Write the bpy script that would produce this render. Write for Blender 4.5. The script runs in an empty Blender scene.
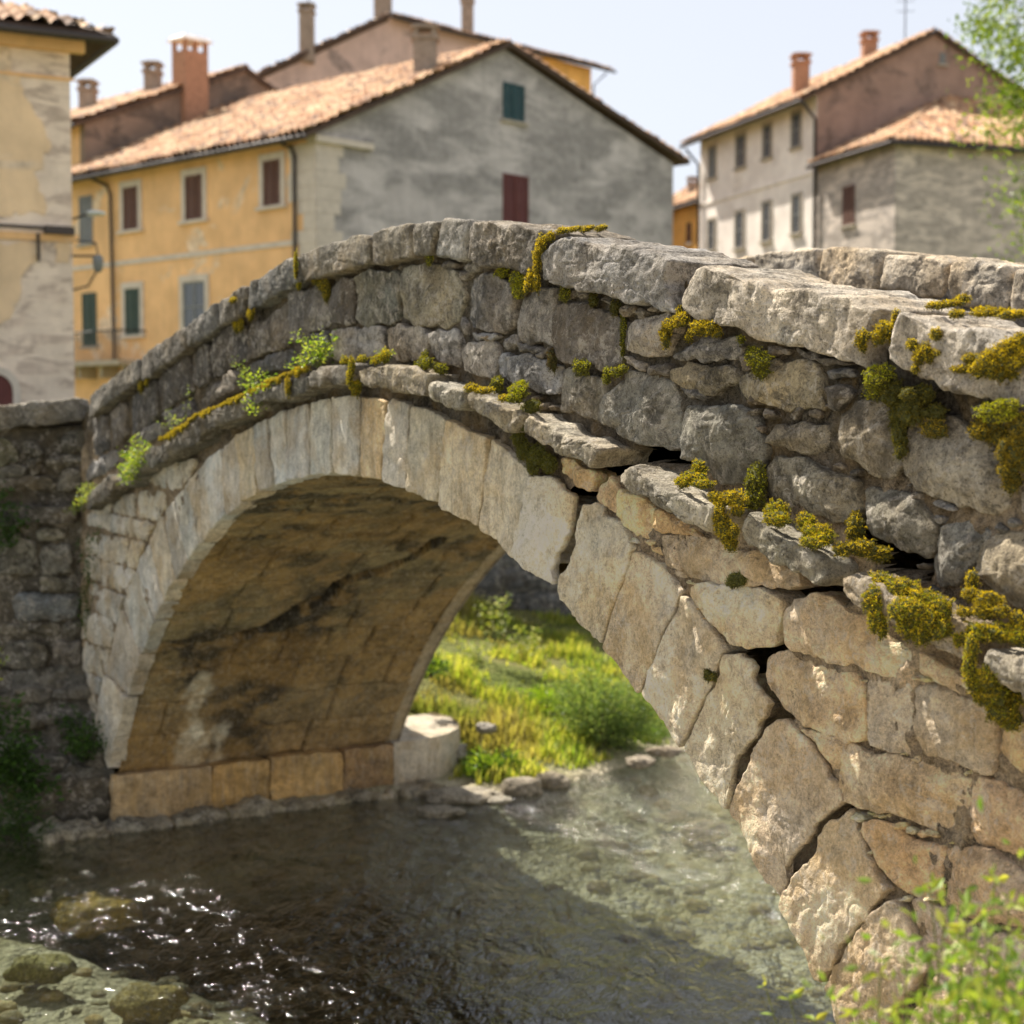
import bpy, math, random
import numpy as np
from mathutils import Vector
C = bpy.context.scene.collection
rng = np.random.default_rng(7); random.seed(7)
# ------------------------------------------------------------------ camera model
F = 1600.0; PIT = math.atan(92/F); H = 3.32
cp, sp = math.cos(PIT), math.sin(PIT)
def ray(px, py):
    x = (px-512)/F; y = -(py-512)/F
    return np.array([x, cp+sp*y, -sp+cp*y])
D = np.array([.5, -.8660254]); N = np.array([-.8660254, -.5]); O = np.array([-3.21, 12.8])
W = 2.63
def P(s, n, z):
    s, n, z = np.broadcast_arrays(np.asarray(s, float), np.asarray(n, float), np.asarray(z, float))
    return np.stack([O[0]+s*D[0]+n*N[0], O[1]+s*D[1]+n*N[1], z], -1)
def wp(px, py, n=0.):            # sight line met with the bridge face (moved out by n)
    r = ray(px, py); Q = O+n*N; t = (N@Q)/(N@r[:2]); p = r*t
    return float((p[:2]-O)@D), float(p[2]+H)
def at(px, py, Y):
    r = ray(px, py); r = r*(Y/r[1]); return Vector((r[0], r[1], r[2]+H))
def on_z(px, py, z):
    r = ray(px, py); r = r*((z-H)/r[2]); return Vector((r[0], r[1], z))
def poly_px(pts, n=0.): return np.array([wp(x, y, n) for x, y in pts])
CR = dict(A=(840,240,.1797), B=(660,240,.1953), C=(840,400,.1953), D=(660,400,.1953), E=(480,220,.1953), F=(480,380,.1953),
          G=(824,560,.1953), H=(824,740,.1953), I=(300,210,.1953), J=(130,240,.1953), K=(0,380,.1953), L=(40,480,.1953), M=(640,560,.1953), P=(0,0,1.))
def cr(c, pts): x0, y0, k = CR[c]; return [(x0+x*k, y0+y*k) for x, y in pts]
# ------------------------------------------------------------------ noise
def _h(i, j, k, s):
    n = (i*374761393 + j*668265263 + k*1442695041 + s*974634777) & 0xffffffff
    n = ((n ^ (n >> 13))*1274126177) & 0xffffffff
    n = ((n ^ (n >> 15))*2246822519) & 0xffffffff
    return ((n ^ (n >> 13)) & 0xffffff)/float(0xffffff)*2-1
def vn(p, seed=0):
    i = np.floor(p).astype(np.int64); f = p-i; u = f*f*f*(f*(f*6-15)+10); r = 0
    for dx in (0, 1):
        for dy in (0, 1):
            for dz in (0, 1):
                w = (u[..., 0] if dx else 1-u[..., 0])*(u[..., 1] if dy else 1-u[..., 1])*(u[..., 2] if dz else 1-u[..., 2])
                r = r+w*_h(i[..., 0]+dx, i[..., 1]+dy, i[..., 2]+dz, seed)
    return r
def fbm(p, fr=1., o=4, seed=0, g=.5):
    r = 0; a = 1.; p = np.asarray(p, float)*fr
    for k in range(o): r = r+a*vn(p+k*17.3, seed+k); a *= g; p = p*2.03
    return r
def seg_dist(q, pl):             # distance of 2-D points to a polyline
    d = np.full(len(q), 1e9)
    for a, b in zip(pl[:-1], pl[1:]):
        a = np.array(a); b = np.array(b); ab = b-a
        t = np.clip(((q-a)@ab)/(ab@ab+1e-12), 0, 1); d = np.minimum(d, np.hypot(*(q-a-t[:, None]*ab).T))
    return d
def inside(q, poly):
    r = np.zeros(len(q), bool); n = len(poly)
    for k in range(n):
        a = poly[k]; b = poly[(k+1) % n]
        c = ((a[1] > q[:, 1]) != (b[1] > q[:, 1])) & (q[:, 0] < (b[0]-a[0])*(q[:, 1]-a[1])/(b[1]-a[1]+1e-12)+a[0]); r ^= c
    return r
# ------------------------------------------------------------------ mesh building
class MB:
    def __init__(s): s.v = []; s.f = []; s.c = []; s.n = 0; s.m = []
    def add(s, v, f, col=(1, 1, 1), mi=0):
        v = np.asarray(v, float).reshape(-1, 3); f = np.asarray(f, np.int64)
        if len(f) == 0: return
        s.v.append(v); s.f.append(f+s.n); col = np.asarray(col, float)
        s.c.append(np.tile(col, (len(v), 1)) if col.ndim == 1 else col); s.n += len(v); s.m.append(np.full(len(f), mi))
    def box(s, p0, ux, uy, uz, col=(1, 1, 1), mi=0):      # corner + three edge vectors
        p0, ux, uy, uz = map(lambda a: np.asarray(a, float), (p0, ux, uy, uz))
        if np.dot(np.cross(ux, uy), uz) < 0: ux, uy = uy, ux
        v = [p0+a*ux+b*uy+c*uz for c in (0, 1) for a, b in ((0, 0), (1, 0), (1, 1), (0, 1))]
        s.add(v, [(0, 3, 2, 1), (4, 5, 6, 7), (0, 1, 5, 4), (1, 2, 6, 5), (2, 3, 7, 6), (3, 0, 4, 7)], col, mi)
    def tube(s, pts, r, k=8, col=(1, 1, 1), mi=0):
        pts = np.asarray(pts, float); n = len(pts); r = np.broadcast_to(r, (n,))
        t = np.gradient(pts, axis=0); t /= np.linalg.norm(t, axis=1)[:, None]+1e-9
        up = np.array([.13, .21, .97]); a = np.cross(t, up); a /= np.linalg.norm(a, axis=1)[:, None]+1e-9; b = np.cross(t, a)
        th = np.arange(k)*2*math.pi/k
        v = pts[:, None]+r[:, None, None]*(np.cos(th)[None, :, None]*a[:, None]+np.sin(th)[None, :, None]*b[:, None])
        f = [(i*k+j, i*k+(j+1) % k, (i+1)*k+(j+1) % k, (i+1)*k+j) for i in range(n-1) for j in range(k)]
        s.add(v.reshape(-1, 3), f, col, mi)
        s.add(v[0], [tuple([0, j+1, j]) for j in range(1, k-1)], col, mi); s.add(v[-1], [tuple([0, j, j+1]) for j in range(1, k-1)], col, mi)
    def grid(s, V, col=(1, 1, 1), mask=None, mi=0, flip=False):
        a, b = V.shape[:2]; idx = np.arange(a*b).reshape(a, b)
        f = np.stack([idx[:-1, :-1], idx[1:, :-1], idx[1:, 1:], idx[:-1, 1:]], -1)
        if flip: f = f[..., ::-1]
        f = f.reshape(-1, 4)
        if mask is not None: f = f[mask.reshape(-1)[f].all(1)]
        col = np.asarray(col, float)
        s.add(V.reshape(-1, 3), f, col.reshape(-1, 3) if col.ndim > 1 else col, mi)
    def build(s, name, mats, parent=None, smooth=True):
        v = np.concatenate(s.v); c = np.concatenate(s.c)
        if parent is not None: v = v-np.array(parent.location)[None] if parent.parent is None else v-np.array(parent.location)-np.array(parent.parent.location)
        off = np.zeros(3)
        me = bpy.data.meshes.new(name)
        loops = np.concatenate([f.reshape(-1) for f in s.f]); tot = np.concatenate([np.full(len(f), f.shape[1]) for f in s.f])
        me.vertices.add(len(v)); me.vertices.foreach_set('co', v.astype(np.float32).ravel())
        me.loops.add(len(loops)); me.loops.foreach_set('vertex_index', loops.astype(np.int32))
        me.polygons.add(len(tot)); me.polygons.foreach_set('loop_start', np.concatenate([[0], np.cumsum(tot)[:-1]]).astype(np.int32))
        me.polygons.foreach_set('loop_total', tot.astype(np.int32))
        me.polygons.foreach_set('material_index', np.concatenate(s.m).astype(np.int32))
        me.polygons.foreach_set('use_smooth', np.full(len(tot), smooth))
        a = me.color_attributes.new('Col', 'FLOAT_COLOR', 'POINT'); a.data.foreach_set('color', np.c_[c, np.ones(len(c))].astype(np.float32).ravel())
        me.update(calc_edges=True); me.validate()
        for m in (mats if isinstance(mats, (list, tuple)) else [mats]): me.materials.append(m)
        o = bpy.data.objects.new(name, me); C.objects.link(o)
        if parent is not None: o.parent = parent
        return o
def tag(o, label=None, cat=None, group=None, kind=None):
    if label: o['label'] = label
    if cat: o['category'] = cat
    if group: o['group'] = group
    if kind: o['kind'] = kind
    return o
def empty(name, loc, label=None, cat=None, group=None):
    o = bpy.data.objects.new(name, None); C.objects.link(o); o.location = loc; o.empty_display_size = .2
    return tag(o, label, cat, group)
def thing_mesh(mb, name, mats, label, cat, group=None, kind=None, smooth=True):
    v = np.concatenate(mb.v); c = (v.min(0)+v.max(0))/2; c[2] = v[:, 2].min()
    mb.v = [x-c for x in mb.v]; o = mb.build(name, mats, None, smooth); o.location = c
    return tag(o, label, cat, group, kind)
# ------------------------------------------------------------------ materials
def newmat(name):
    m = bpy.data.materials.new(name); m.use_nodes = True; nt = m.node_tree; nt.nodes.clear()
    return m, nt
class NT:
    def __init__(s, nt): s.t = nt
    def n(s, typ, **k):
        x = s.t.nodes.new(typ)
        for a, b in k.items():
            if a.startswith('i_'):
                key = a[2:]; x.inputs[int(key) if key.isdigit() else key.replace('_', ' ')].default_value = b
            else: setattr(x, a, b)
        return x
    def l(s, a, b): s.t.links.new(a, b)
    def noise(s, vec, sc, det=6, rough=.55, dist=0):
        x = s.n('ShaderNodeTexNoise', i_Scale=sc, i_Detail=det, i_Roughness=rough, i_Distortion=dist)
        if vec is not None: s.l(vec, x.inputs['Vector'])
        return x.outputs['Fac']
    def ramp(s, f, lo, hi, a=0., b=1.):
        x = s.n('ShaderNodeMapRange', i_1=lo, i_2=hi, i_3=a, i_4=b); s.l(f, x.inputs[0]); return x.outputs[0]
    def mix(s, f, a, b, mode='MIX'):
        x = s.n('ShaderNodeMix', data_type='RGBA', blend_type=mode)
        for i, v in ((0, f), (6, a), (7, b)):
            if isinstance(v, (int, float)): x.inputs[i].default_value = v
            elif isinstance(v, tuple): x.inputs[i].default_value = (*v, 1)
            else: s.l(v, x.inputs[i])
        return x.outputs[2]
    def math(s, op, a, b=0.):
        x = s.n('ShaderNodeMath', operation=op)
        for i, v in ((0, a), (1, b)):
            if isinstance(v, (int, float)): x.inputs[i].default_value = v
            else: s.l(v, x.inputs[i])
        return x.outputs[0]
    def vec(s, sc=(1, 1, 1)):
        tc = s.n('ShaderNodeTexCoord'); mp = s.n('ShaderNodeMapping'); mp.inputs['Scale'].default_value = sc
        s.l(tc.outputs['Object'], mp.inputs[0]); return mp.outputs[0]
    def col(s):
        a = s.n('ShaderNodeAttribute'); a.attribute_name = 'Col'; return a.outputs['Color']
    def out(s, sh):
        o = s.n('ShaderNodeOutputMaterial'); s.l(sh, o.inputs[0])
def stone_mat(name, dark=.45, light=.35, ochre=.15, streak=0., bump=.5, fine=1., contrast=.5, pit=.5, gain=1.):
    m, nt = newmat(name); T = NT(nt); v = T.vec(); vs = T.vec((9, 9, 1.3))
    n1 = T.noise(v, 3.1, 8, .6); n2 = T.noise(v, 13, 10, .68, .3); n3 = T.noise(v, 70, 6, .7); n4 = T.noise(v, 6.3, 6, .62, .6)
    c = T.col()
    k = T.math('ADD', T.ramp(n1, .36, .64, 1-contrast*.55, 1+contrast*.5), T.ramp(n2, .36, .64, -contrast*.55, contrast*.5))
    k = T.math('ADD', k, T.ramp(n3, .34, .66, -.26*fine, .26*fine)); n9 = T.noise(v, 260, 2, .6); k = T.math('ADD', k, T.ramp(n9, .36, .64, -.16*fine, .16*fine))
    cc = T.n('ShaderNodeVectorMath', operation='SCALE'); T.l(c, cc.inputs[0]); T.l(T.math('MAXIMUM', k, .12), cc.inputs['Scale']); c = cc.outputs[0]
    n5 = T.noise(v, 4.4, 5, .6, .4)
    c = T.mix(T.math('MULTIPLY', T.ramp(n5, .48, .6), ochre), c, (.42, .27, .10))
    n6 = T.noise(v, 22, 8, .75, .8)
    c = T.mix(T.math('MULTIPLY', T.ramp(n6, .5, .57), T.math('MULTIPLY', T.ramp(n4, .44, .54), light)), c, (.60, .54, .46))
    n7 = T.noise(v, 12, 9, .78, .5); n7b = T.noise(v, 2.4, 4, .6)
    c = T.mix(T.math('MULTIPLY', T.math('MULTIPLY', T.ramp(n7, .5, .585), T.ramp(n7b, .38, .55, .35, 1.)), dark), c, (.06, .052, .04))
    n8 = T.noise(v, 95, 4, .7)
    c = T.mix(T.math('MULTIPLY', T.ramp(n8, .56, .64), dark), c, (.055, .047, .036))
    if streak:
        st = T.noise(vs, 2.2, 6, .65); c = T.mix(T.math('MULTIPLY', T.ramp(st, .5, .62), streak), c, (.10, .09, .08))
        st = T.noise(vs, 3.7, 4, .6); c = T.mix(T.math('MULTIPLY', T.ramp(st, .53, .63), streak*.6), c, (.66, .61, .5))
    if gain != 1:
        gg = T.n('ShaderNodeVectorMath', operation='SCALE'); T.l(c, gg.inputs[0]); gg.inputs['Scale'].default_value = gain; gm = T.n('ShaderNodeVectorMath', operation='MINIMUM'); T.l(gg.outputs[0], gm.inputs[0]); gm.inputs[1].default_value = (.84, .77, .68); c = gm.outputs[0]
    b = T.n('ShaderNodeBsdfPrincipled', i_Roughness=.93); b.inputs['Specular IOR Level'].default_value = .2
    T.l(c, b.inputs['Base Color'])
    vo = T.n('ShaderNodeTexVoronoi', i_Scale=95., feature='SMOOTH_F1'); T.l(v, vo.inputs['Vector'])
    h = T.math('ADD', T.math('MULTIPLY', n2, 1.5), T.math('MULTIPLY', n3, .8*fine)); h = T.math('ADD', h, T.math('MULTIPLY', T.noise(v, 190, 4, .7), .16*fine))
    h = T.math('ADD', h, T.math('MULTIPLY', T.ramp(vo.outputs[0], 0, .35), .25*pit)); h = T.math('ADD', h, T.math('MULTIPLY', n6, .5))
    bp = T.n('ShaderNodeBump', i_Strength=1., i_Distance=.022*bump); T.l(h, bp.inputs['Height']); T.l(bp.outputs[0], b.inputs['Normal'])
    T.out(b.outputs[0]); return m
def plain(name, col, rough=.8, metal=0., spec=.3, vary=.0, vs=4., attr=False):
    m, nt = newmat(name); T = NT(nt); b = T.n('ShaderNodeBsdfPrincipled', i_Roughness=rough, i_Metallic=metal); b.inputs['Specular IOR Level'].default_value = spec
    v = T.vec(); n = T.noise(v, vs, 6, .6); n2 = T.noise(v, vs*7, 4, .6)
    k = T.math('ADD', T.ramp(n, .3, .7, 1-vary, 1+vary), T.ramp(n2, .3, .7, -vary*.4, vary*.4))
    cc = T.n('ShaderNodeVectorMath', operation='SCALE'); T.l(k, cc.inputs['Scale'])
    if attr: T.l(T.col(), cc.inputs[0])
    else: cc.inputs[0].default_value = col
    T.l(cc.outputs[0], b.inputs['Base Color']); T.out(b.outputs[0]); return m
def plaster(name, col, patch, ps=.55, scale=.45, dirt=.5, brick=False, streak=.3, zs=1.6, soft=.025, zup=None):
    """painted render with worn patches that show the wall beneath, plus rain streaks"""
    m, nt = newmat(name); T = NT(nt); v = T.vec(); w = T.vec((1, 1, zs)); vs = T.vec((3, 3, .35))
    b = T.n('ShaderNodeBsdfPrincipled', i_Roughness=.95); b.inputs['Specular IOR Level'].default_value = .15
    n1 = T.noise(w, scale, 8, .62, .5); n2 = T.noise(v, 1.1, 7, .6); n3 = T.noise(v, 5, 6, .6)
    base = T.mix(T.ramp(n2, .35, .65), tuple(x*.86 for x in col), tuple(min(1, x*1.1) for x in col))
    pc = T.mix(T.ramp(n3, .35, .65), tuple(x*.7 for x in patch), tuple(min(1, x*1.2) for x in patch))
    if brick:
        vo = T.n('ShaderNodeTexVoronoi', i_Scale=1.4, feature='F1'); T.l(T.vec((1, 1, 3)), vo.inputs['Vector'])
        pc = T.mix(T.math('MULTIPLY', .5, 1.), pc, T.mix(T.ramp(vo.outputs['Distance'], .1, .8), tuple(x*1.15 for x in patch), tuple(x*.72 for x in patch)))
    if zup:
        gz_ = T.n('ShaderNodeNewGeometry'); sz_ = T.n('ShaderNodeSeparateXYZ'); T.l(gz_.outputs['Position'], sz_.inputs[0]); n1 = T.math('ADD', n1, T.ramp(sz_.outputs[2], zup[0], zup[1], -.07, .07)); n1 = T.math('ADD', n1, T.ramp(T.noise(v, 7, 5, .7), .3, .7, -.04, .04))
    c = T.mix(T.ramp(n1, ps-soft, ps+soft), base, pc)
    st = T.noise(vs, 1.3, 6, .6); c = T.mix(T.math('MULTIPLY', T.ramp(st, .5, .72), streak), c, tuple(x*.45 for x in col))
    c = T.mix(T.math('MULTIPLY', T.ramp(T.noise(v, .8, 8, .7), .5, .7), dirt), c, tuple(x*.5 for x in patch))
    T.l(c, b.inputs['Base Color'])
    bp = T.n('ShaderNodeBump', i_Strength=.5, i_Distance=.03); T.l(T.math('ADD', n3, n1), bp.inputs['Height']); T.l(bp.outputs[0], b.inputs['Normal'])
    T.out(b.outputs[0]); return m
def leafmat(name, trans=.45, rough=.5, gain=1.):
    m, nt = newmat(name); T = NT(nt); c = T.col(); n = T.noise(T.vec(), 30, 3)
    k = T.n('ShaderNodeVectorMath', operation='SCALE'); T.l(c, k.inputs[0]); T.l(T.ramp(n, .3, .7, .75*gain, 1.25*gain), k.inputs['Scale'])
    b = T.n('ShaderNodeBsdfPrincipled', i_Roughness=rough); b.inputs['Specular IOR Level'].default_value = .25; T.l(k.outputs[0], b.inputs['Base Color'])
    t = T.n('ShaderNodeBsdfTranslucent'); T.l(T.mix(1., k.outputs[0], (1.25, 1.2, .5), 'MULTIPLY'), t.inputs[0])
    x = T.n('ShaderNodeMixShader', i_0=trans); T.l(b.outputs[0], x.inputs[1]); T.l(t.outputs[0], x.inputs[2]); T.out(x.outputs[0]); return m
M = {}
M['upper'] = stone_mat('weathered_grey_stone', dark=.72, light=.6, ochre=.08, bump=1.1, contrast=.6)
M['coping'] = stone_mat('coping_stone', dark=.66, light=.55, ochre=.12, bump=1.2, contrast=.55)
M['ring'] = stone_mat('arch_stone', dark=.22, light=.35, ochre=.3, streak=.25, bump=.9, contrast=.34, gain=1.15)
M['tan'] = stone_mat('tan_stone', dark=.3, light=.45, ochre=.36, streak=.1, bump=1.3, contrast=.4, gain=1.32)
M['mortar'] = stone_mat('lime_mortar', dark=.4, light=.2, ochre=.3, bump=1.3, fine=2., contrast=.7)
M['vault'] = stone_mat('vault_stone', dark=.3, light=.1, ochre=.5, streak=.25, bump=.45, contrast=.5)
M['mossbase'] = plain('moss_base', (.05, .05, .012), .95, vary=.4, vs=40)
M['moss'] = leafmat('moss_tufts', .3, .8)
M['leaf'] = leafmat('leaf', .5, .45)
M['grass'] = leafmat('grass_blade', .5, .55)
M['bark'] = plain('bark', (.10, .075, .05), .9, vary=.4, vs=10)
M['tiles'] = plain('clay_tiles', (.5, .3, .2), .85, vary=.25, vs=3, attr=True)
M['soil'] = None
# ------------------------------------------------------------------ stone bodies
def rock(mb, c, r, col, seed, h=30, flat=1.):
    th = np.linspace(0, math.pi, h//2); ph = np.linspace(0, 2*math.pi, h+1); T_2, P_2 = np.meshgrid(th, ph, indexing='ij')
    d_ = np.stack([np.sin(T_2)*np.cos(P_2), np.sin(T_2)*np.sin(P_2), np.cos(T_2)], -1); d_ = np.sign(d_)*np.abs(d_)**.8
    k = 1+.22*fbm(d_+seed*7.7, 1.6, 4, 5); mb.grid(np.asarray(c)+d_*k[..., None]*np.asarray(r), col)
def resample(poly, h):
    q = np.vstack([poly, poly[:1]]); L = np.r_[0, np.cumsum(np.hypot(*np.diff(q, axis=0).T))]; n = max(12, int(L[-1]/h))
    t = np.linspace(0, L[-1], n, endpoint=False); return np.c_[np.interp(t, L, q[:, 0]), np.interp(t, L, q[:, 1])]
def chaikin(p, k, a=.25):
    for _ in range(k):
        q = np.roll(p, -1, 0); p = np.stack([p*(1-a)+q*a, p*a+q*(1-a)], 1).reshape(-1, 2)
    return p
def stone(mb, poly, nf, depth, col, h=.012, rnd=.02, amp=.008, chip=.006, bulge=.008, cut=1, seed=0, pos=P, hd=None, mi=0, cuta=.16, tilt=None, jit=.08, back=False, under=0.):
    poly = np.asarray(poly, float)
    if ((poly[:, 0]*np.roll(poly[:, 1], -1)-poly[:, 1]*np.roll(poly[:, 0], -1)).sum()) < 0: poly = poly[::-1]
    size = math.sqrt(np.ptp(poly[:, 0])*np.ptp(poly[:, 1])); h = min(h, size/10); rnd = min(rnd, size*.2)
    if cut: poly = chaikin(poly, 1, cuta); poly = chaikin(poly, cut, .25)
    b = resample(poly, h); n = len(b); x3 = np.c_[b, np.full(n, seed*3.1)]
    b = b+np.c_[fbm(x3, 9, 3, 11), fbm(x3, 9, 3, 12)]*chip*1.6+np.c_[fbm(x3, 34, 3, 13), fbm(x3, 34, 3, 14)]*chip*.45
    c = b.mean(0); rv = b-c; R = np.hypot(*rv.T); cols = []
    hd = hd or h*1.6
    prof = []                                              # (inset, n offset)
    nd = max(2, int((depth-rnd)/hd))
    for j in range(nd, 0, -1): prof.append((0., -rnd-(depth-rnd)*j/nd))
    for ph in (0, 30, 55, 78): a = math.radians(ph); prof.append((rnd*(1-math.cos(a)), -rnd*(1-math.sin(a))))
    prof.append((rnd*1.0, 0.)); rows = []
    for ins, dn in prof:
        k = np.maximum(1-(ins+(under if dn < -.032 else 0))/R, .4); rows.append(np.c_[c+rv*k[:, None], np.full(n, nf+dn)])
    k0 = np.maximum(1-rnd/R, .4); K = max(3, int(size/2/h))
    for j in range(1, K+1):
        t = 1-j/K; t = max(t, .004); rows.append(np.c_[c+rv*(k0*t)[:, None], np.full(n, nf+bulge*(1-t*t))])
    V = np.stack(rows); q = np.stack([V[..., 0], V[..., 2], V[..., 1]], -1)+seed*5.7       # s, n, z
    s_, n_, z_ = V[..., 0], V[..., 2], V[..., 1]
    if tilt is not None: n_ = n_+(s_-c[0])*tilt[0]+(z_-c[1])*tilt[1]
    else:
        r = np.random.default_rng(abs(int(seed*97))+5); n_ = n_+(s_-c[0])*r.uniform(-jit, jit)+(z_-c[1])*r.uniform(-jit, jit)
    nn = fbm(q, 7, 5, 21, .55); fade = 1.
    n_ = n_+nn*amp*1.3; s_ = s_+fbm(q, 9, 3, 31)*amp*.7; z_ = z_+fbm(q, 9, 3, 41)*amp*.7
    ridge = np.abs(vn(q*14, 55)); n_ = n_-np.maximum(0, .16-ridge)*amp*3.
    vc = 1+.20*fbm(q, 2.6, 3, 61)+.12*fbm(q, 30, 2, 66); wv = .06*fbm(q, 3.5, 3, 63); colv = np.asarray(col)*np.stack([vc+wv, vc, vc-1.5*wv], -1)
    out = pos(s_, n_, z_); mb.grid(out.transpose(0, 1, 2), np.clip(colv, .01, .9))
    a = len(rows); idx0 = mb.n-a*n                            # close the ring seam
    base = np.arange(a*n).reshape(a, n)+idx0
    f = np.stack([base[:-1, -1], base[1:, -1], base[1:, 0], base[:-1, 0]], -1); mb.f.append(f); mb.m.append(np.full(len(f), mi))
    mb.v.append(np.zeros((0, 3))); mb.c.append(np.zeros((0, 3)))
    if back:
        vb = out[0]; cb = vb.mean(0)[None]; mb.add(np.vstack([vb, cb]), [(j, (j+1) % n, n) for j in range(n)], col, mi)
def jitcol(c, v=.12, hue=.05, r=random):
    k = 1+r.uniform(-v, v); h = r.uniform(-hue, hue); return tuple(max(.01, x*k*(1+h*g)) for x, g in zip(c, (1, 0, -1.6)))
LP = (.58, .53, .43)
def near_h(s): return .0075 if s > 6.2 else (.012 if s > 3 else .02)
GREY = (.265, .235, .2); DGREY = (.175, .152, .128); LGREY = (.43, .38, .318); PALE = (.60, .52, .42); TAN = (.77, .57, .365); OCH = (.80, .54, .29); BRN = (.63, .465, .32)
CS, CZ, RI = 4.57, -2.65, 5.66
# profile of the roadway line, top of coping: s -> z
TS = [-3, -.95, -.64, .1, 1.07, 1.95, 2.6, 3.3, 3.95, 4.6, 5.3, 5.72, 6.3, 6.83, 7.83, 8.7, 9.45, 11, 13]
TZ = [3.1, 3.45, 3.5, 3.66, 3.84, 3.97, 4.06, 4.16, 4.23, 4.28, 4.3, 4.3, 4.24, 4.15, 3.9, 3.7, 3.57, 3.25, 2.8]
def ztop(s): return np.interp(s, TS, TZ)

bridge = empty('stone_bridge', tuple(P(4.5, -1.3, 0.)), 'old cracked humpback stone arch bridge with mossy parapets over a shallow river', 'bridge')
# ---- cracks on the face (px) carved deep in the core behind the stones
CRK = [cr('F', [(1010, 380), (800, 350), (740, 440), (620, 500), (590, 590), (500, 640), (470, 780), (470, 880), (400, 1010)]),
       cr('D', [(860, 960), (700, 960), (600, 985), (440, 985)]), cr('M', [(740, 160), (745, 330), (735, 450), (620, 500), (480, 460)]),
       cr('M', [(600, 480), (620, 600), (700, 740), (640, 900), (540, 1040)]), cr('H', [(150, 350), (60, 400), (0, 480), (-150, 640), (-210, 770)]),
       cr('D', [(700, 950), (800, 972), (940, 975)]), cr('C', [(230, 800), (420, 830)]), cr('F', [(500,600),(500,700),(480,800),(470,900),(420,960)]),
       cr('C', [(110, 640), (260, 800), (420, 850)]), cr('D', [(400, 985), (720, 1000), (940, 940)])]
CRK = [poly_px(c) for c in CRK]
mb = MB()
def core(s0, s1, h):
    s = np.arange(s0, s1+h, h); z = np.arange(-.4, 4.25, h); S, Z = np.meshgrid(s, z, indexing='ij')
    q = np.c_[S.ravel(), np.zeros(S.size), Z.ravel()]
    n = -.015+fbm(q, 12, 4, 3)*.012+fbm(q, 45, 3, 9)*.007
    # little mortar pebbles
    cell = np.floor(q*28); n = n+np.maximum(0, _h(cell[:, 0].astype(int), cell[:, 1].astype(int), cell[:, 2].astype(int), 5)-.3)*.012
    dd = np.min([seg_dist(q[:, [0, 2]], c) for c in CRK], 0) + fbm(q, 25, 3, 6)*.01
    n = np.where(dd < .05, n-.1*np.clip((.05-dd)/.015, 0, 1), n)
    upz = np.clip((Z.ravel()-2.9)*4, 0, 1); n = n-.020*upz
    R = np.hypot(S-CS, Z-CZ); d2 = np.min([seg_dist(q[:, [0, 2]], c) for c in (CRK[0][3:], CRK[3], CRK[4])], 0); mask = (dd.reshape(S.shape) > .034) & (d2.reshape(S.shape) > .085) & (R > RI+.13) & (Z < ztop(S)-.08)
    col = np.array((.46, .35, .23))[None]*(1+.25*fbm(q, 6, 3, 8)[:, None]); up = np.clip((Z.ravel()-2.95-.0*S.ravel())*3, 0, 1)[:, None]
    col = col*(1-up)+np.array((.15, .125, .09))*up
    mb.grid(P(S, n.reshape(S.shape), Z), col.reshape(*S.shape, 3), mask, flip=True)
core(-1., 6.2, .022); core(6.2, 11.5, .0125)
mb.build('rubble_core', M['mortar'], bridge)
# ---- parapet rubble
par = []
def S_(c, pts, col, **k): par.append((cr(c, pts), col, k))
S_('I', [(875,350),(940,315),(1051,355),(1101,440),(1095,570),(1051,636),(880,605),(850,540)], GREY)
S_('E', [(215,395),(300,360),(385,365),(375,500),(370,640),(290,640),(200,605),(180,520)], GREY)
S_('E', [(400,430),(560,430),(740,520),(745,600),(715,740),(650,780),(560,740),(410,730),(378,620),(378,520)], DGREY)
S_('E', [(790,510),(900,490),(1010,500),(1010,570),(960,700),(860,710),(750,670),(755,560)], LGREY, bulge=.03)
S_('E', [(410,755),(480,745),(520,790),(640,820),(645,960),(640,1060),(560,1030),(480,990),(400,970),(400,850)], (.33,.31,.27))
S_('E', [(100,700),(240,680),(390,740),(400,800),(390,900),(330,890),(230,850),(100,800),(90,750)], LGREY)
S_('E', [(190,625),(310,650),(310,690),(200,670)], GREY)
S_('E', [(115,600),(180,600),(190,660),(130,660),(110,640)], GREY)
S_('I', [(850,680),(930,670),(1005,680),(1015,760),(1005,865),(900,845),(835,800),(830,720)], LGREY)
S_('E', [(745,700),(840,730),(840,770),(750,755)], LGREY); S_('E', [(850,740),(960,725),(970,780),(860,795)], GREY)
S_('B', [(50,590),(200,500),(380,490),(400,560),(380,605),(100,625)], GREY, bulge=.02)
S_('B', [(60,660),(180,630),(370,640),(385,740),(250,790),(190,780),(60,720)], (.3,.265,.2), bulge=.025)
S_('B', [(80,765),(150,760),(240,800),(230,825),(120,820)], GREY)
S_('E', [(640,930),(700,850),(770,785),(870,790),(985,860),(1005,980),(1010,1150),(940,1180),(760,1110),(670,1040),(640,990)], (.29,.275,.24), bulge=.03)
S_('B', [(400,720),(560,620),(700,610),(800,640),(830,760),(830,870),(760,885),(620,860),(440,820)], (.36,.32,.24), bulge=.02)
S_('B', [(860,740),(950,735),(980,800),(900,880),(865,850)], GREY); S_('B', [(830,670),(980,660),(1000,700),(850,720)], GREY)
S_('B', [(560,540),(640,560),(640,590),(560,590)], GREY); S_('B', [(400,600),(440,600),(450,680),(400,690)], GREY)
S_('B', [(680,560),(850,590),(990,640),(840,640),(700,600)], DGREY)
S_('D', [(140,30),(250,15),(400,30),(480,90),(530,240),(500,350),(430,430),(350,430),(270,400),(210,320),(95,310),(100,200)], (.31,.3,.265), bulge=.035)
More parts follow.
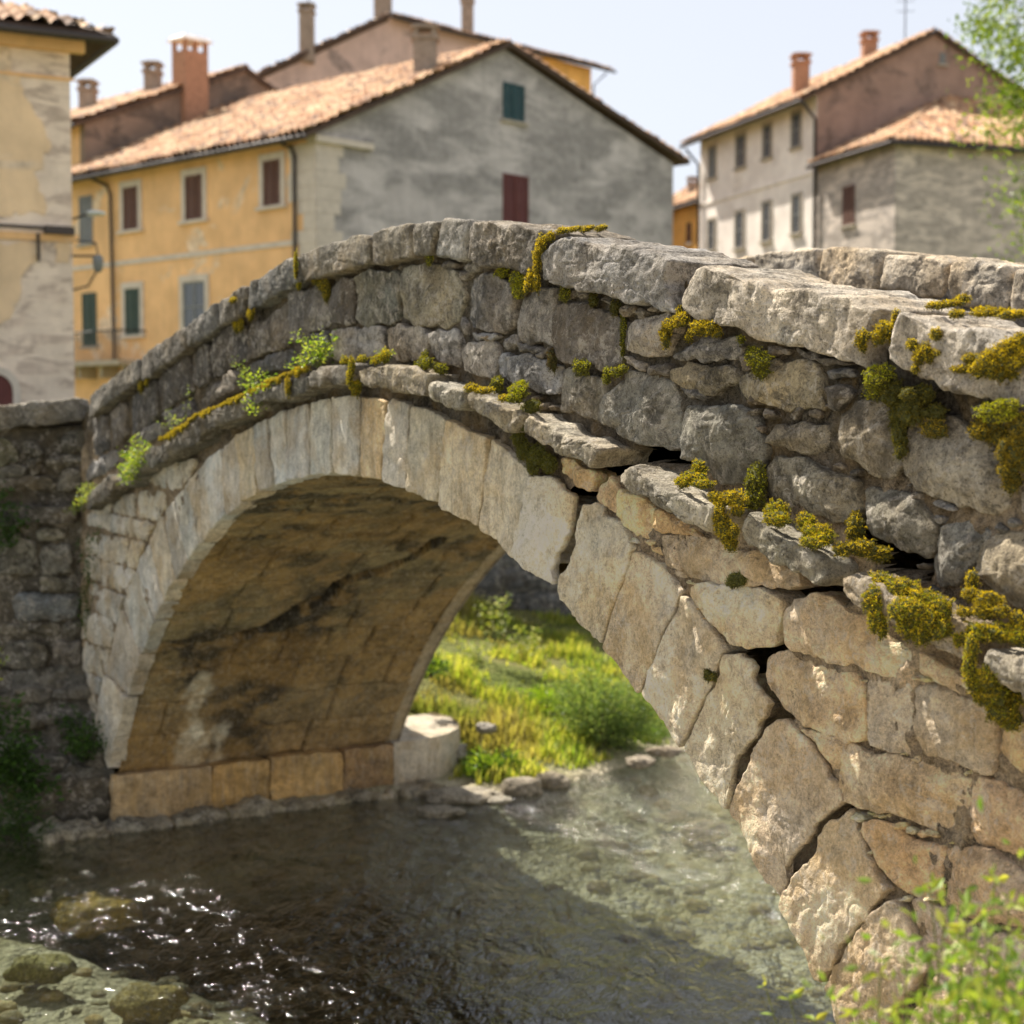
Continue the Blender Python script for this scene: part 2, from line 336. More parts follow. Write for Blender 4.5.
S_('D', [(545,180),(560,130),(690,115),(840,130),(860,240),(760,265),(640,245),(540,230)], (.33,.3,.25), bulge=.02)
S_('D', [(540,330),(570,270),(640,300),(730,285),(800,340),(920,370),(1000,430),(1000,540),(960,640),(850,620),(760,580),(640,560),(560,500),(535,420)], (.34,.315,.26), bulge=.02)
S_('C', [(0,70),(100,-15),(200,0),(260,80),(270,220),(320,340),(250,385),(160,375),(50,320),(0,290),(-15,200)], (.37,.34,.29), bulge=.03)
S_('C', [(375,110),(440,60),(560,90),(700,200),(830,260),(845,400),(860,560),(790,600),(650,560),(560,520),(420,480),(340,380),(335,300),(360,190)], (.33,.305,.265), bulge=.04)
S_('C', [(110,450),(240,450),(410,510),(450,560),(500,650),(470,790),(430,810),(300,750),(170,720),(125,660)], (.30,.265,.205), bulge=.02)
S_('C', [(520,620),(590,600),(700,620),(760,680),(740,770),(680,850),(600,950),(500,940),(460,850),(470,740)], (.36,.335,.29), bulge=.03)
S_('C', [(700,800),(800,700),(900,700),(1000,740),(1080,800),(1080,1024),(1000,1080),(900,1040),(780,960),(690,930),(690,860)], (.42,.37,.29), bulge=.05)
S_('C', [(450,510),(500,505),(590,570),(470,540)], LGREY); S_('C', [(490,590),(525,590),(520,630),(490,620)], LGREY)
S_('C', [(920,470),(1000,420),(1200,440),(1200,700),(930,660),(910,560)], LGREY)
S_('C', [(640,30),(800,10),(960,30),(1150,60),(1150,380),(960,400),(870,300),(760,200)], GREY)
S_('C', [(1010,740),(1200,730),(1300,1000),(1120,1000)], GREY)
S_('J', [(825,275),(860,255),(960,235),(1000,250),(1005,440),(930,480),(830,520)], GREY)
S_('I', [(150,400),(190,360),(265,340),(270,580),(230,595),(150,570),(140,460)], DGREY)
S_('I', [(280,340),(340,310),(490,310),(500,420),(495,575),(430,590),(340,590),(285,560)], (.3,.28,.22))
S_('I', [(520,310),(640,280),(790,310),(840,430),(800,560),(760,595),(640,590),(520,560)], (.38,.36,.3))
S_('I', [(160,620),(260,605),(410,600),(425,700),(410,750),(260,765),(160,770)], LGREY); S_('I', [(440,610),(480,590),(640,600),(660,650),(645,770),(500,775),(440,720)], LGREY)
S_('I', [(670,640),(700,610),(800,620),(815,700),(810,815),(740,790),(665,750)], LGREY)
S_('I', [(860,620),(1010,640),(1010,670),(870,660)], LGREY); S_('I', [(815,540),(850,600),(840,640),(815,600)], LGREY)
S_('I', [(0,650),(130,620),(150,700),(140,770),(0,800)], GREY)
S_('J', [(620,440),(700,380),(810,310),(820,400),(815,540),(720,570),(620,620),(605,520)], GREY)
S_('J', [(420,520),(500,450),(590,440),(600,540),(610,600),(520,660),(420,715),(405,600)], DGREY)
S_('J', [(310,590),(400,520),(405,720),(340,770),(310,700)], GREY)
S_('J', [(150,700),(300,590),(320,770),(240,830),(160,880),(150,800)], DGREY)
S_('J', [(0,800),(140,710),(150,900),(40,980),(0,1000)], GREY)
S_('J', [(630,630),(810,545),(820,600),(800,660),(640,690)], GREY); S_('J', [(320,820),(430,740),(550,670),(570,760),(420,830),(330,910)], LGREY)
S_('J', [(160,890),(310,820),(320,910),(200,980)], GREY); S_('J', [(20,1000),(140,920),(150,1000),(60,1060)], LGREY)
S_('K', [(470,200),(540,170),(550,360),(480,400)], GREY); S_('K', [(560,160),(640,110),(650,300),(560,350)], GREY)
S_('K', [(450,430),(590,350),(600,430),(450,530)], LGREY)
# little filler stones pushed in the wide joints
for c, x, y, r in [('E',470,375,30),('E',520,385,28),('E',640,420,32),('E',745,465,35),('E',820,470,28),('E',880,465,22),('E',300,690,20),('E',345,670,25),('F',280,90,22),('F',330,130,26),('F',375,140,18),
                   ('B',420,550,20),('B',480,830,26),('B',560,880,30),('B',700,895,34),('B',800,900,30),('B',850,850,18),('C',390,490,26),('C',880,640,30),('C',820,640,26),('C',360,430,14),('D',890,330,30),('D',980,360,25),
                   ('I',870,290,40),('I',760,275,30),('I',520,280,22),('I',830,330,26),('E',1000,600,20),('D',500,140,22),('D',470,60,20),('C',420,840,26),('C',480,960,22),('E',40,590,24)]:
    par.append((cr(c, [(x+r*math.cos(a)*random.uniform(.8, 1.4), y+r*math.sin(a)*random.uniform(.6, 1.)) for a in np.arange(7)*.9]), jitcol(GREY, .2), {}))
def lay(lst, name, mat, d=.12):
    mb = MB()
    for i, (pts, col, k) in enumerate(lst):
        p = poly_px(pts); s = p[:, 0].mean(); k = dict(k); c = p.mean(0); p = c+(p-c)*1.025
        kk = dict(h=near_h(s), cuta=.10 if name == 'parapet_wall' else .05, rnd=.014 if name == 'parapet_wall' else .010, amp=.011, chip=.008, bulge=.012, cut=1, seed=i+3.); kk.update(k)
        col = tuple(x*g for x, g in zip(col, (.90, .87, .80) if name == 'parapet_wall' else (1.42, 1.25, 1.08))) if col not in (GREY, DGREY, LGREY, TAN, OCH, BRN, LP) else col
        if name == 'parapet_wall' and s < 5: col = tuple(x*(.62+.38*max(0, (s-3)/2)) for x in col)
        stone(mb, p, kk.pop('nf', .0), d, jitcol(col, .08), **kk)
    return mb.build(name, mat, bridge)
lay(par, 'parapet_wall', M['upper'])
# ---- spandrel masonry
sp_ = []
def T_(c, pts, col, **k): sp_.append((cr(c, pts), col, k))
LP = (.58, .53, .43)
for pts in [[(370,100),(480,60),(480,190),(370,170)], [(500,60),(620,50),(640,130),(600,210),(510,190)], [(250,170),(360,170),(360,260),(250,230)], [(370,175),(440,190),(430,285),(360,265)], [(445,195),(590,220),(540,310),(440,290)],
            [(300,280),(440,300),(440,430),(380,430),(300,390)], [(450,300),(530,320),(490,450),(450,440)], [(230,290),(290,290),(290,390),(230,380)], [(310,410),(480,460),(435,585),(320,540)], [(235,400),(300,400),(310,520),(235,510)],
            [(240,520),(430,595),(395,735),(260,660)], [(215,670),(340,700),(390,745),(350,860),(220,810)], [(220,820),(350,870),(320,1010),(220,970)], [(218,980),(320,1020),(300,1100),(220,1080)], [(215,1090),(300,1110),(290,1200),(230,1180)]]:
    T_('L', pts, LP, rnd=.02)
for pts in [[(750,500),(850,420),(850,550),(790,540)], [(860,410),(910,390),(920,560),(860,550)], [(915,415),(1000,400),(990,450),(925,550)], [(470,660),(560,620),(560,680),(470,690)]]: T_('K', pts, LP)
T_('F', [(400,400),(480,430),(600,490),(560,575),(470,550),(410,480)], OCH, rnd=.012)
T_('F', [(600,540),(670,490),(720,570),(700,690),(630,640),(600,600)], TAN); T_('F', [(718,562),(890,650),(870,820),(800,800),(735,745),(705,690)], OCH)
T_('F', [(900,660),(1024,720),(1160,800),(1050,805),(900,770)], OCH); T_('F', [(850,830),(920,850),(920,900),(860,880)], OCH); T_('F', [(930,800),(1000,820),(1024,900),(1040,980),(960,930)], TAN)
T_('D', [(0,700),(200,695),(330,720),(400,770),(520,790),(700,890),(715,960),(600,975),(350,940),(90,910),(30,850)], (.42,.35,.25), bulge=.015)
T_('M', [(290,150),(330,125),(560,140),(728,188),(722,320),(690,438),(560,440),(470,430),(440,370),(300,210)], (.46,.42,.33), nf=.02)
T_('G', [(-185,240),(-150,190),(-60,175),(60,210),(200,290),(330,400),(480,470),(490,580),(420,600),(200,550),(-40,510),(-170,450),(-195,350)], TAN, bulge=.02)
T_('G', [(495,470),(560,490),(680,560),(740,640),(720,700),(560,630),(500,590)], TAN)
T_('G', [(-300,500),(-200,470),(0,545),(185,600),(205,700),(210,930),(120,920),(-100,850),(-220,760),(-300,640),(-310,560)], (.5,.395,.26), bulge=.02)
T_('G', [(225,620),(260,590),(430,640),(440,750),(460,900),(440,990),(330,980),(240,940),(215,800)], (.43,.37,.28))
T_('G', [(455,650),(560,650),(760,710),(860,800),(880,900),(870,1050),(850,1090),(700,1050),(520,1000),(470,880)], (.44,.38,.285), bulge=.015)
T_('G', [(900,870),(960,820),(1100,840),(1300,900),(1300,1150),(1100,1130),(1000,1110),(920,1030),(890,950)], OCH)
T_('H', [(110,90),(150,50),(300,60),(560,130),(740,190),(745,250),(690,480),(640,490),(540,460),(400,400),(250,350),(130,320),(90,220)], (.48,.42,.32), bulge=.025)
T_('H', [(750,220),(780,190),(1000,260),(1240,330),(1240,720),(1000,610),(880,560),(780,540),(725,470),(740,330)], (.47,.36,.24), bulge=.03)
T_('H', [(210,430),(290,420),(460,490),(610,550),(610,700),(600,800),(480,825),(380,780),(330,700),(240,560),(205,490)], (.46,.355,.24))
T_('H', [(620,570),(660,540),(740,545),(860,580),(1024,680),(1240,780),(1240,1000),(1000,960),(860,960),(700,900),(620,830),(610,700)], (.42,.34,.245), bulge=.035)
T_('H', [(430,830),(500,830),(600,850),(700,920),(850,970),(1000,1000),(1100,1050),(1100,1250),(800,1350),(600,1280),(480,1050)], BRN)
T_('H', [(1015,1000),(1240,1030),(1240,1300),(1120,1260)], BRN); T_('H', [(600,1300),(800,1370),(1100,1270),(1250,1400),(900,1700),(700,1700)], BRN)
T_('M', [(820,850),(930,890),(1050,940),(1035,1080),(1000,1110),(930,1010)], (.46,.37,.25))
for c, x, y, r in [('M',252,130,22),('M',310,250,14),('M',345,290,14),('M',400,340,14),('H',178,400,25),('H',235,385,24),('H',280,400,22),('H',325,415,30),('H',400,435,30),('H',450,460,24),('H',500,480,22),('H',550,500,28),('H',190,470,16),
                   ('H',640,520,24),('H',240,560,14),('H',270,600,14),('H',300,660,12),('H',400,820,24),('H',560,840,22),('G',470,600,24),('G',530,620,20),('G',205,620,14),('H',460,95,20),('H',400,80,22),('H',720,170,20),('G',890,800,30),('F',880,830,20),('F',790,820,20)]:
    sp_.append((cr(c, [(x+r*math.cos(a)*random.uniform(.8, 1.3), y+r*math.sin(a)*random.uniform(.6, 1.)) for a in np.arange(7)*.9]), jitcol(TAN, .15), dict(bulge=.02)))
lay([a for a in sp_ if np.mean([q[0] for q in a[0]]) < 400], 'spandrel_wall', M['tan']); lay([a for a in sp_ if np.mean([q[0] for q in a[0]]) >= 400], 'spandrel_wall', M['tan'])
# rough courses that carry on past the part the photograph shows
mb = MB(); z = .0; i = 0
while z < 3.3:
    hz = random.uniform(.17, .26); s = 9.98+random.uniform(-.04, .05)
    while s < 11.9:
        w = random.uniform(.22, .42)
        if z+hz < ztop(s+w)-.25:
            stone(mb, [(s, z), (s+w-.015, z), (s+w-.015, z+hz-.015), (s, z+hz-.015)], 0, .1, jitcol(GREY if z > 2.3 else TAN, .15), h=.02, seed=i+300); i += 1
        s += w
    z += hz
mb.build('end_masonry', M['tan'], bridge)
# ---- voussoirs: (outer, inner) joint points, right-hand list traced stone by stone
def polar(p): return math.atan2(p[1]-CZ, p[0]-CS)
J0 = [((94,731),(111,779)), ((105,671),(127,696)), ((122,603),(139.5,652)), ((136,565.5),(154,619)), ((149,539),(163,599)), ((163,512),(174,579)), ((174,497),(186,559)), ((187.6,479),(199,542)), ((202.5,461),(212.5,536)),
      ((221,446),(226,519)), ((236,434),(242,506)), ((254,423),(259,492)), ((268,416),(274,486)), ((286,408),(286,481)), ((310,401),(311,477.6)), ((331.8,394),(333,478)), ((361,393),(359,480)), ((387,397),(382,484)),
      ((411,402),(405,491)), ((446.5,417),(436.5,504)), ((491,437),(479,530)), ((531,467),(514.5,560))]
vs = []
for (e0, i0), (e1, i1) in zip(J0[:-1], J0[1:]):
    e0, i0, e1, i1 = wp(*e0), wp(*i0), wp(*e1), wp(*i1)
    def snap(p): a = polar(p); k = min(1, max(0, (p[0]-5.3)/.9)); q = (CS+RI*math.cos(a), CZ+RI*math.sin(a)); return (q[0]*(1-k)+p[0]*k, q[1]*(1-k)+p[1]*k)
    i0, i1 = snap(i0), snap(i1); m = polar(i0)/2+polar(i1)/2
    vs.append([e0, e1, i1, (CS+RI*math.cos(m), CZ+RI*math.sin(m)) if i0[0] < 5.5 else (np.array(i0)/2+np.array(i1)/2).tolist(), i0])
def wl(pts): return [wp(*q) for q in pts]
vs.append(wl(cr('F', [(262,475),(330,480),(400,490),(464,556),(498,598),(486,650),(470,700),(468,790),(452,860),(412,920),(395,985),(386,1070),(290,1005),(180,928)])))
vs.append(wl(cr('F', [(598,625),(640,660),(700,700),(750,780),(790,850),(745,1010),(690,1180),(632,1362),(530,1255),(421,1137),(412,1075),(424,1010),(480,910),(500,830),(508,740),(554,645)])))
vs.append(wl([(635.5,549),(660,563),(683,591),(672,620),(660,650),(643,694),(622,668),(604.5,647.5)]))
vs.append(wl([(685,595),(700,607),(716,630),(729,650),(714,680),(684,747.5),(664,722),(645,696)]))
vs.append(wl(cr('M', [(460,475),(500,480),(560,510),(610,560),(602,598),(619,660),(679,739),(635,851),(611,900),(553,960),(512,1030),(490,1100),(455,1250),(430,1240),(228,975),(300,830)])))
vs.append(wl(cr('H', [(-232,-130),(-195,-125),(-140,-60),(-60,40),(20,130),(80,220),(116,328),(36,376),(-26,440),(-66,518),(-178,632),(-215,800),(-300,720),(-400,500),(-475,340),(-440,240),(-330,30)])))
vs.append(wl(cr('H', [(150,385),(185,440),(240,590),(350,780),(250,880),(150,1010),(0,1255),(-60,1170),(-130,1010),(-210,850),(-152,698),(-42,578),(-2,498),(40,438)])))
vs.append(wl(cr('H', [(360,795),(420,870),(480,1010),(560,1150),(400,1350),(200,1700),(110,1500),(10,1270),(60,1170),(150,1030),(260,890)])))
vs.append(wl([(940,975),(985,1045),(960,1120),(905,1200),(868,1085),(905,1030)]))
for i, p in enumerate(vs):
    s = np.mean([q[0] for q in p]); near = s > 6.6; mb = MB(); p = np.array(p)
    base = [(.62,.56,.45), (.55,.50,.41), (.60,.54,.42), (.50,.45,.37)][i*7 % 4]
    if i in (16, 19): base = (.66, .53, .35)
    if near: base = [(.70,.59,.42), (.66,.58,.44), (.70,.57,.40), (.66,.55,.40), (.68,.56,.39), (.68,.51,.33), (.60,.48,.33), (.56,.46,.34), BRN][min(8, max(0, i-21))]
    c = p.mean(0); p = c+(p-c)*(.955 if i < 17 else (.972 if i < 21 else (.998 if i in (21, 22, 25, 26, 27) else 1.006)))
    stone(mb, p, random.uniform(.0, .012)+(.012 if near else 0), (.26 if i in (21, 25, 26) else .12), jitcol(base, .12 if i < 21 else .06, .07), under=.09 if i in (21, 25, 26) else 0, h=.008 if near else (.012 if s > 3.5 else .018), hd=.02 if near else .03, rnd=.010 if near else .009, amp=.0075, chip=(.012 if i in (21, 22, 25, 26, 27) else .006) if near else .005, bulge=.004, cut=1, cuta=.05 if not near else .055, seed=i+100., jit=.012)
    mb.build('voussoir', M['tan' if i > 20 else 'ring'], bridge)
# ---- coping stones
cop = [[(89,395),(113,377),(138,357),(140,379),(114,399),(89,419)], [(139,357),(162,341),(185,326),(186,351),(163,366),(141,382)], [(186,325),(215,302),(218,327),(187,350)], [(217,302),(245,285),(244,313),(219,328)],
       [(247,284),(271,269),(296,255),(298,283),(270,298),(246,312)], [(298,253.5),(330,241),(370,233),(370,262),(335,274),(300,283)], [(372,232),(390,225.5),(409,222),(409,257),(378,265),(372,262)], [(411,222),(438,219.5),(431,255),(412,257)],
       [(441,219.5),(468,220.5),(466,261),(440,259),(433,256)], [(470,221),(500,222),(525,227),(552,233),(535,262),(530,273),(500,270),(468,263)],
       [(556,236),(600,244),(640,252),(668,260),(664,285),(676,312),(652,308),(613,299),(568,287),(543,279),(543,255)],
       [(700,266),(720,273),(761,283),(806,290),(860,304),(878,309),(868,340),(866,368),(847,359),(789,347),(738,330),(685,314),(680,303),(689,277)],
       [(898,313),(925,320),(975,329),(1060,347),(1078,420),(1040,412),(993,401),(939,390),(890,368),(891,350),(894,324)], [(1080,349),(1250,390),(1250,470),(1085,425)]]
for i, p in enumerate(cop):
    mb = MB(); q = poly_px(p, .06); s = q[:, 0].mean(); c = q.mean(0); q = c+(q-c)*.995
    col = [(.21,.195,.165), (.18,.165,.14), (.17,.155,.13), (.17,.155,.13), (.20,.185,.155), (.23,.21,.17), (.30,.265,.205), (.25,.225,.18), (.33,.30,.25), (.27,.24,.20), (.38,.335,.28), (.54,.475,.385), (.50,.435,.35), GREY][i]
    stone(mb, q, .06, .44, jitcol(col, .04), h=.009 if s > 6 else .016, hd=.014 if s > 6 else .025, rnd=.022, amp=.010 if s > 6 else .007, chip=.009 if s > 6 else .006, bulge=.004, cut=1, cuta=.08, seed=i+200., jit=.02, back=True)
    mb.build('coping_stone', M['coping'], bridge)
# ---- cornice stones
crn = [('P', [(84,492),(115,473),(117,490),(84,512)]), ('P', [(116,473),(144,452),(147,470),(118,491)]), ('P', [(146,454),(176,436.6),(200,415),(202,435),(176,455),(149,470)]), ('J', [(362,900),(590,800),(600,880),(560,910),(372,990)]),
       ('J', [(602,800),(780,720),(905,682),(915,765),(830,805),(680,830),(610,880)]), ('I', [(45,830),(120,800),(240,790),(245,880),(160,905),(50,905)]), ('I', [(290,820),(340,795),(500,800),(665,835),(660,870),(640,955),(600,950),(470,925),(330,905),(290,875)]),
       ('F', [(-275,35),(-240,5),(-130,30),(-80,55),(-80,120),(-120,150),(-200,130),(-275,90)]), ('F', [(-75,62),(0,85),(190,150),(212,175),(160,272),(60,240),(-85,150)]), ('F', [(235,195),(275,190),(400,260),(560,350),(605,380),(560,445),(535,450),(420,392),(260,312),(225,270)]),
       ('P', [(613,475),(629,463),(644,472),(660,482),(693,498),(714,504),(716,520),(714,534),(685,521),(660,510),(640,498),(617,486)]), ('D', [(395,610),(440,588),(560,660),(720,750),(830,800),(860,900),(840,950),(740,910),(560,820),(430,760),(400,700)]),
       ('G', [(95,100),(130,65),(250,120),(450,200),(650,290),(740,330),(745,450),(720,560),(640,510),(540,440),(360,340),(220,270),(110,210)]), ('G', [(775,490),(820,455),(930,485),(1040,525),(1250,590),(1250,800),(1100,740),(930,660),(785,560)])]
for i, (c, pts) in enumerate(crn):
    mb = MB(); q = poly_px(cr(c, pts), .13); s = q[:, 0].mean()
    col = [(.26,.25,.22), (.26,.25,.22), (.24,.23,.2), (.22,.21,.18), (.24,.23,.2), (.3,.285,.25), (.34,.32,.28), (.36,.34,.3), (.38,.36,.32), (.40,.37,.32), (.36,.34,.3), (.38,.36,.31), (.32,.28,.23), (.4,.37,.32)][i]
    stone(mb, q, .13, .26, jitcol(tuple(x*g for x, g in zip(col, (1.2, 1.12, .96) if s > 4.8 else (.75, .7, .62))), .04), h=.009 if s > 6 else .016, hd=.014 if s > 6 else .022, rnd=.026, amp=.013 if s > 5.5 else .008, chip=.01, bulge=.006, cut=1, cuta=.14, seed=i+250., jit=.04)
    mb.build('cornice_stone', M['coping'], bridge)
# ---- vault (soffit)
def cyl_hit(px, py, R=RI+.02):
    r = ray(px, py); o = np.array([0, 0, H])
    os_ = (o[:2]-O)@D; on = (o[:2]-O)@N; ds = r[:2]@D; dn = r[:2]@N
    a = ds*ds+r[2]**2; b = 2*((os_-CS)*ds+(H-CZ)*r[2]); c = (os_-CS)**2+(H-CZ)**2-R*R; k = (-b+math.sqrt(b*b-4*a*c))/(2*a)
    s = os_+k*ds; z = H+k*r[2]; return math.atan2(z-CZ, s-CS)*R, on+k*dn
a0 = math.asin((.4-CZ)/RI); A = np.arange(a0-.0, math.pi-a0, .0026); nn_ = np.arange(-.085, -W+.1, -.02); TH, NN = np.meshgrid(A, nn_, indexing='ij')
u = (TH*RI).ravel(); w = NN.ravel(); q = np.c_[u, w, 0*u]
ch = .40; uo = math.pi*RI-a0*RI; uu = (uo-u)+.02*fbm(q, 2, 2, 70); row = np.floor(uu/ch); fu = uu-row*ch; bw = .62+.25*_h(row.astype(int), 0*row.astype(int), 0*row.astype(int), 3)
ww = -w+row*.37+.02*fbm(q, 2, 2, 71); cw = np.floor(ww/bw); fw = ww-cw*bw
ed = np.minimum(np.minimum(fu, ch-fu), np.minimum(fw, bw-fw))+.006*fbm(q, 20, 3, 72)
hsh = _h(row.astype(int), cw.astype(int), 0*row.astype(int), 9)
r = RI+.02-.0*hsh+np.where(ed < .012, .02, 0)+.012*fbm(q, 5, 4, 73)+.01*hsh
hsv = _h(row.astype(int), cw.astype(int), 0*row.astype(int)+3, 10)
crk = [cyl_hit(*p_) for p_ in [(440,538),(415,556),(385,570),(352,578),(340,582),(333,594),(305,604),(285,615),(268,624),(240,632)]]
dc = seg_dist(q[:, :2], crk)+.012*fbm(q, 16, 3, 74); r = np.where(dc < .055, r+.3*np.clip((.065-dc)/.02, 0, 1), r)
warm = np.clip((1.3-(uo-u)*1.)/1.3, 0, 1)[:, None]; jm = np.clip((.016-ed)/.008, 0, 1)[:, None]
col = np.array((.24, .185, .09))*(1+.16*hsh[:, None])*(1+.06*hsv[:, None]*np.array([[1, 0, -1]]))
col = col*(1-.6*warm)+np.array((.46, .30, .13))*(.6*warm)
def stain(pts, rad, c, k, fr=4, sd=80, soft=.5, strx=1.):
    global col
    pl = [cyl_hit(*p_) for p_ in pts]; dd = seg_dist(q[:, :2], pl)/rad+fbm(q*np.array([strx, 1, 1]), fr, 5, sd, .6)*.65
    m_ = np.clip((1-dd)/soft, 0, 1)[:, None]*k; col = col*(1-m_)+np.array(c)*m_
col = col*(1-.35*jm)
stain([(200,650),(215,655),(205,668)], .34, (.035,.03,.02), .95, sd=81)
stain([(240,635),(270,625),(300,615),(335,598)], .2, (.04,.034,.022), .95, sd=82)
stain([(330,600),(300,640),(270,680),(245,700),(236,740)], .26, (.055,.042,.024), .92, sd=83)
stain([(225,640),(240,690),(230,760)], .26, (.08,.06,.03), .75, sd=84)
stain([(208,672),(198,710),(188,765)], .13, (.7,.64,.48), .95, sd=85, soft=.6, fr=3); stain([(222,730),(216,765)], .1, (.7,.64,.48), .85, sd=86, soft=.6, fr=3)
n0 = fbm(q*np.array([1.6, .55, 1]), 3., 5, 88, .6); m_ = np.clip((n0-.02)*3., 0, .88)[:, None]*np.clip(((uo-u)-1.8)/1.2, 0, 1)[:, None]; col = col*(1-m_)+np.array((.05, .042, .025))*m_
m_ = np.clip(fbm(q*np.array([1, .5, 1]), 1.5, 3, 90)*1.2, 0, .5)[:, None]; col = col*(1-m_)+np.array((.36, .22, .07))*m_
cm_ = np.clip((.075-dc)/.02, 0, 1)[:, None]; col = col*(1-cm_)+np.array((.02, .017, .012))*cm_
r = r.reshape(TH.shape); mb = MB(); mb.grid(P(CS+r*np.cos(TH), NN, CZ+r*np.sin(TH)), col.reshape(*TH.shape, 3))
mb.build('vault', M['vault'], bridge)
# inner skin, deck and far face keep the bridge solid
mb = MB(); ss = np.linspace(-3, 13, 90); zt = ztop(ss)-.75
mb.grid(np.stack([P(ss, -.3, zt), P(ss, -W+.3, zt)]), (.2, .18, .15), flip=False); mb.build('roadway', M['mortar'], bridge)
mb = MB()
for n0_ in (-.36, -W+.38): mb.grid(np.stack([P(ss, n0_, zt-.1), P(ss, n0_, ztop(ss)-.15)]), GREY, flip=n0_ > -1)
mb.build('parapet_inner_face', M['upper'], bridge)
mb = MB(); th = np.linspace(a0, math.pi-a0, 70); sb = CS+(RI+.01)*np.cos(th); zb = CZ+(RI+.01)*np.sin(th)
mb.grid(np.stack([P(sb, -W, zb), P(sb, -W, ztop(sb)-.12)]), GREY, flip=True)
for (x0, x1) in ((-3, sb.min()), (sb.max(), 13)):
    xs = np.linspace(x0, x1, 12); mb.grid(np.stack([P(xs, -W, -.4), P(xs, -W, ztop(xs)-.12)]), GREY, flip=False)
mb.build('far_face', M['upper'], bridge)
mb = MB(); th = np.linspace(a0, math.pi-a0, 60)       # far ring, a flush arch band
mb.grid(np.stack([P(CS+(RI+.02)*np.cos(th), -W-.02, CZ+(RI+.02)*np.sin(th)), P(CS+(RI+.5)*np.cos(th), -W-.02, CZ+(RI+.5)*np.sin(th))]), PALE, flip=True)
mb.grid(np.stack([P(CS+(RI+.02)*np.cos(th), -W+.12, CZ+(RI+.02)*np.sin(th)), P(CS+(RI+.02)*np.cos(th), -W-.02, CZ+(RI+.02)*np.sin(th))]), (.4, .32, .2)); mb.build('far_arch_ring', M['ring'], bridge)
# far coping: the stones seen from inside at their joints, the rest of the run cut alike
farj = [6.88-.48*k for k in range(18, 0, -1)]
farc = [([(wp(x, y, -2.23)) for x, y in f]) for f in [[(881,254.5),(915,255.5),(940,258.5),(946,263),(943,300),(878,290)], [(950,261),(980,262),(1005,264.5),(1010,269),(1005,315),(947,300)], [(1013,268),(1060,275),(1075,335),(1008,315)]]]
s1 = min(p_[0] for p_ in farc[0])-.01; s = s1
while s > -1.: w_ = random.uniform(.42, .62); farc.append([(s-w_+.01, ztop(s-w_)-.02), (s, ztop(s)-.02), (s, ztop(s)-.27), (s-w_+.01, ztop(s-w_)-.27)]); s -= w_
s = max(p_[0] for p_ in farc[2])+.01
while s < 12: w_ = random.uniform(.42, .62); farc.append([(s+.01, ztop(s)), (s+w_, ztop(s+w_)), (s+w_, ztop(s+w_)-.25), (s+.01, ztop(s)-.25)]); s += w_
for i, p in enumerate(farc):
    mb = MB(); stone(mb, p, -2.23, .44, jitcol((.62,.52,.39), .05), h=.014, hd=.03, rnd=.03, amp=.01, chip=.007, cut=1, cuta=.1, seed=i+400., jit=.02, back=True); mb.build('coping_stone', M['coping'], bridge)
# ---- abutment below the springing: course of big blocks, footing, rounded base wall
def PL(sc=0.):                                     # plane along the tunnel at the left springing
    return lambda a, n, z: P(sc+n, -a, z)         # a runs into the tunnel, n sticks out to the stream
mb = MB(); x = -.005; s0 = -.10
for i, (w_, c_) in enumerate([(.85, (.46,.33,.18)), (.52, (.46,.29,.11)), (.68, (.50,.33,.14)), (.62, (.36,.235,.12))]):
    stone(mb, [(x+.002, -.12), (x+w_-.002, -.12), (x+w_-.002, .425), (x+.002, .425)], s0+.02, .2, c_, h=.018, rnd=.009, amp=.01, seed=i+500., pos=PL(), cuta=.03, jit=.01); x += w_
mb.build('springer_course', M['vault'], bridge)
mb = MB(); x = -.62
for i in range(7): w_ = random.uniform(.45, .62); stone(mb, [(x, -.35), (x+w_+.03, -.35), (x+w_+.03, .075+random.uniform(-.015, .015)), (x, .075)], s0+.24+random.uniform(-.05, .05), .4, (.40,.35,.25), h=.025, rnd=.05, amp=.03, chip=.02, seed=i+520., pos=PL()); x += w_
mb.build('footing', M['upper'], bridge)
mb = MB(); cxs, cn, R_ = s0-.84, -2.66, .88; th = np.linspace(-.15, math.pi*.62, 60); zz = np.linspace(-.3, .45, 30); T2, Z2 = np.meshgrid(th, zz, indexing='ij')
q = np.stack([T2*R_, Z2, 0*T2], -1); rr = R_+.006*fbm(q, 6, 4, 61)-np.where((np.abs((T2*R_) % .3-.15) > .143) | (np.abs(Z2-.1) < .008), .012, 0)
mb.grid(P(cxs+rr*np.cos(T2), cn-rr*np.sin(T2), Z2), (.50, .44, .34), flip=True)
rt = np.linspace(.0, 1, 14); T3, R3 = np.meshgrid(th, rt, indexing='ij'); zt_ = .45+.012*fbm(np.stack([T3, R3, 0*R3], -1), 5, 3, 62)-.02*R3**6
mb.grid(P(cxs+R_*R3*np.cos(T3), cn-R_*R3*np.sin(T3), zt_), (.44, .385, .3), flip=False); mb.build('rounded_base', M['ring'], bridge)
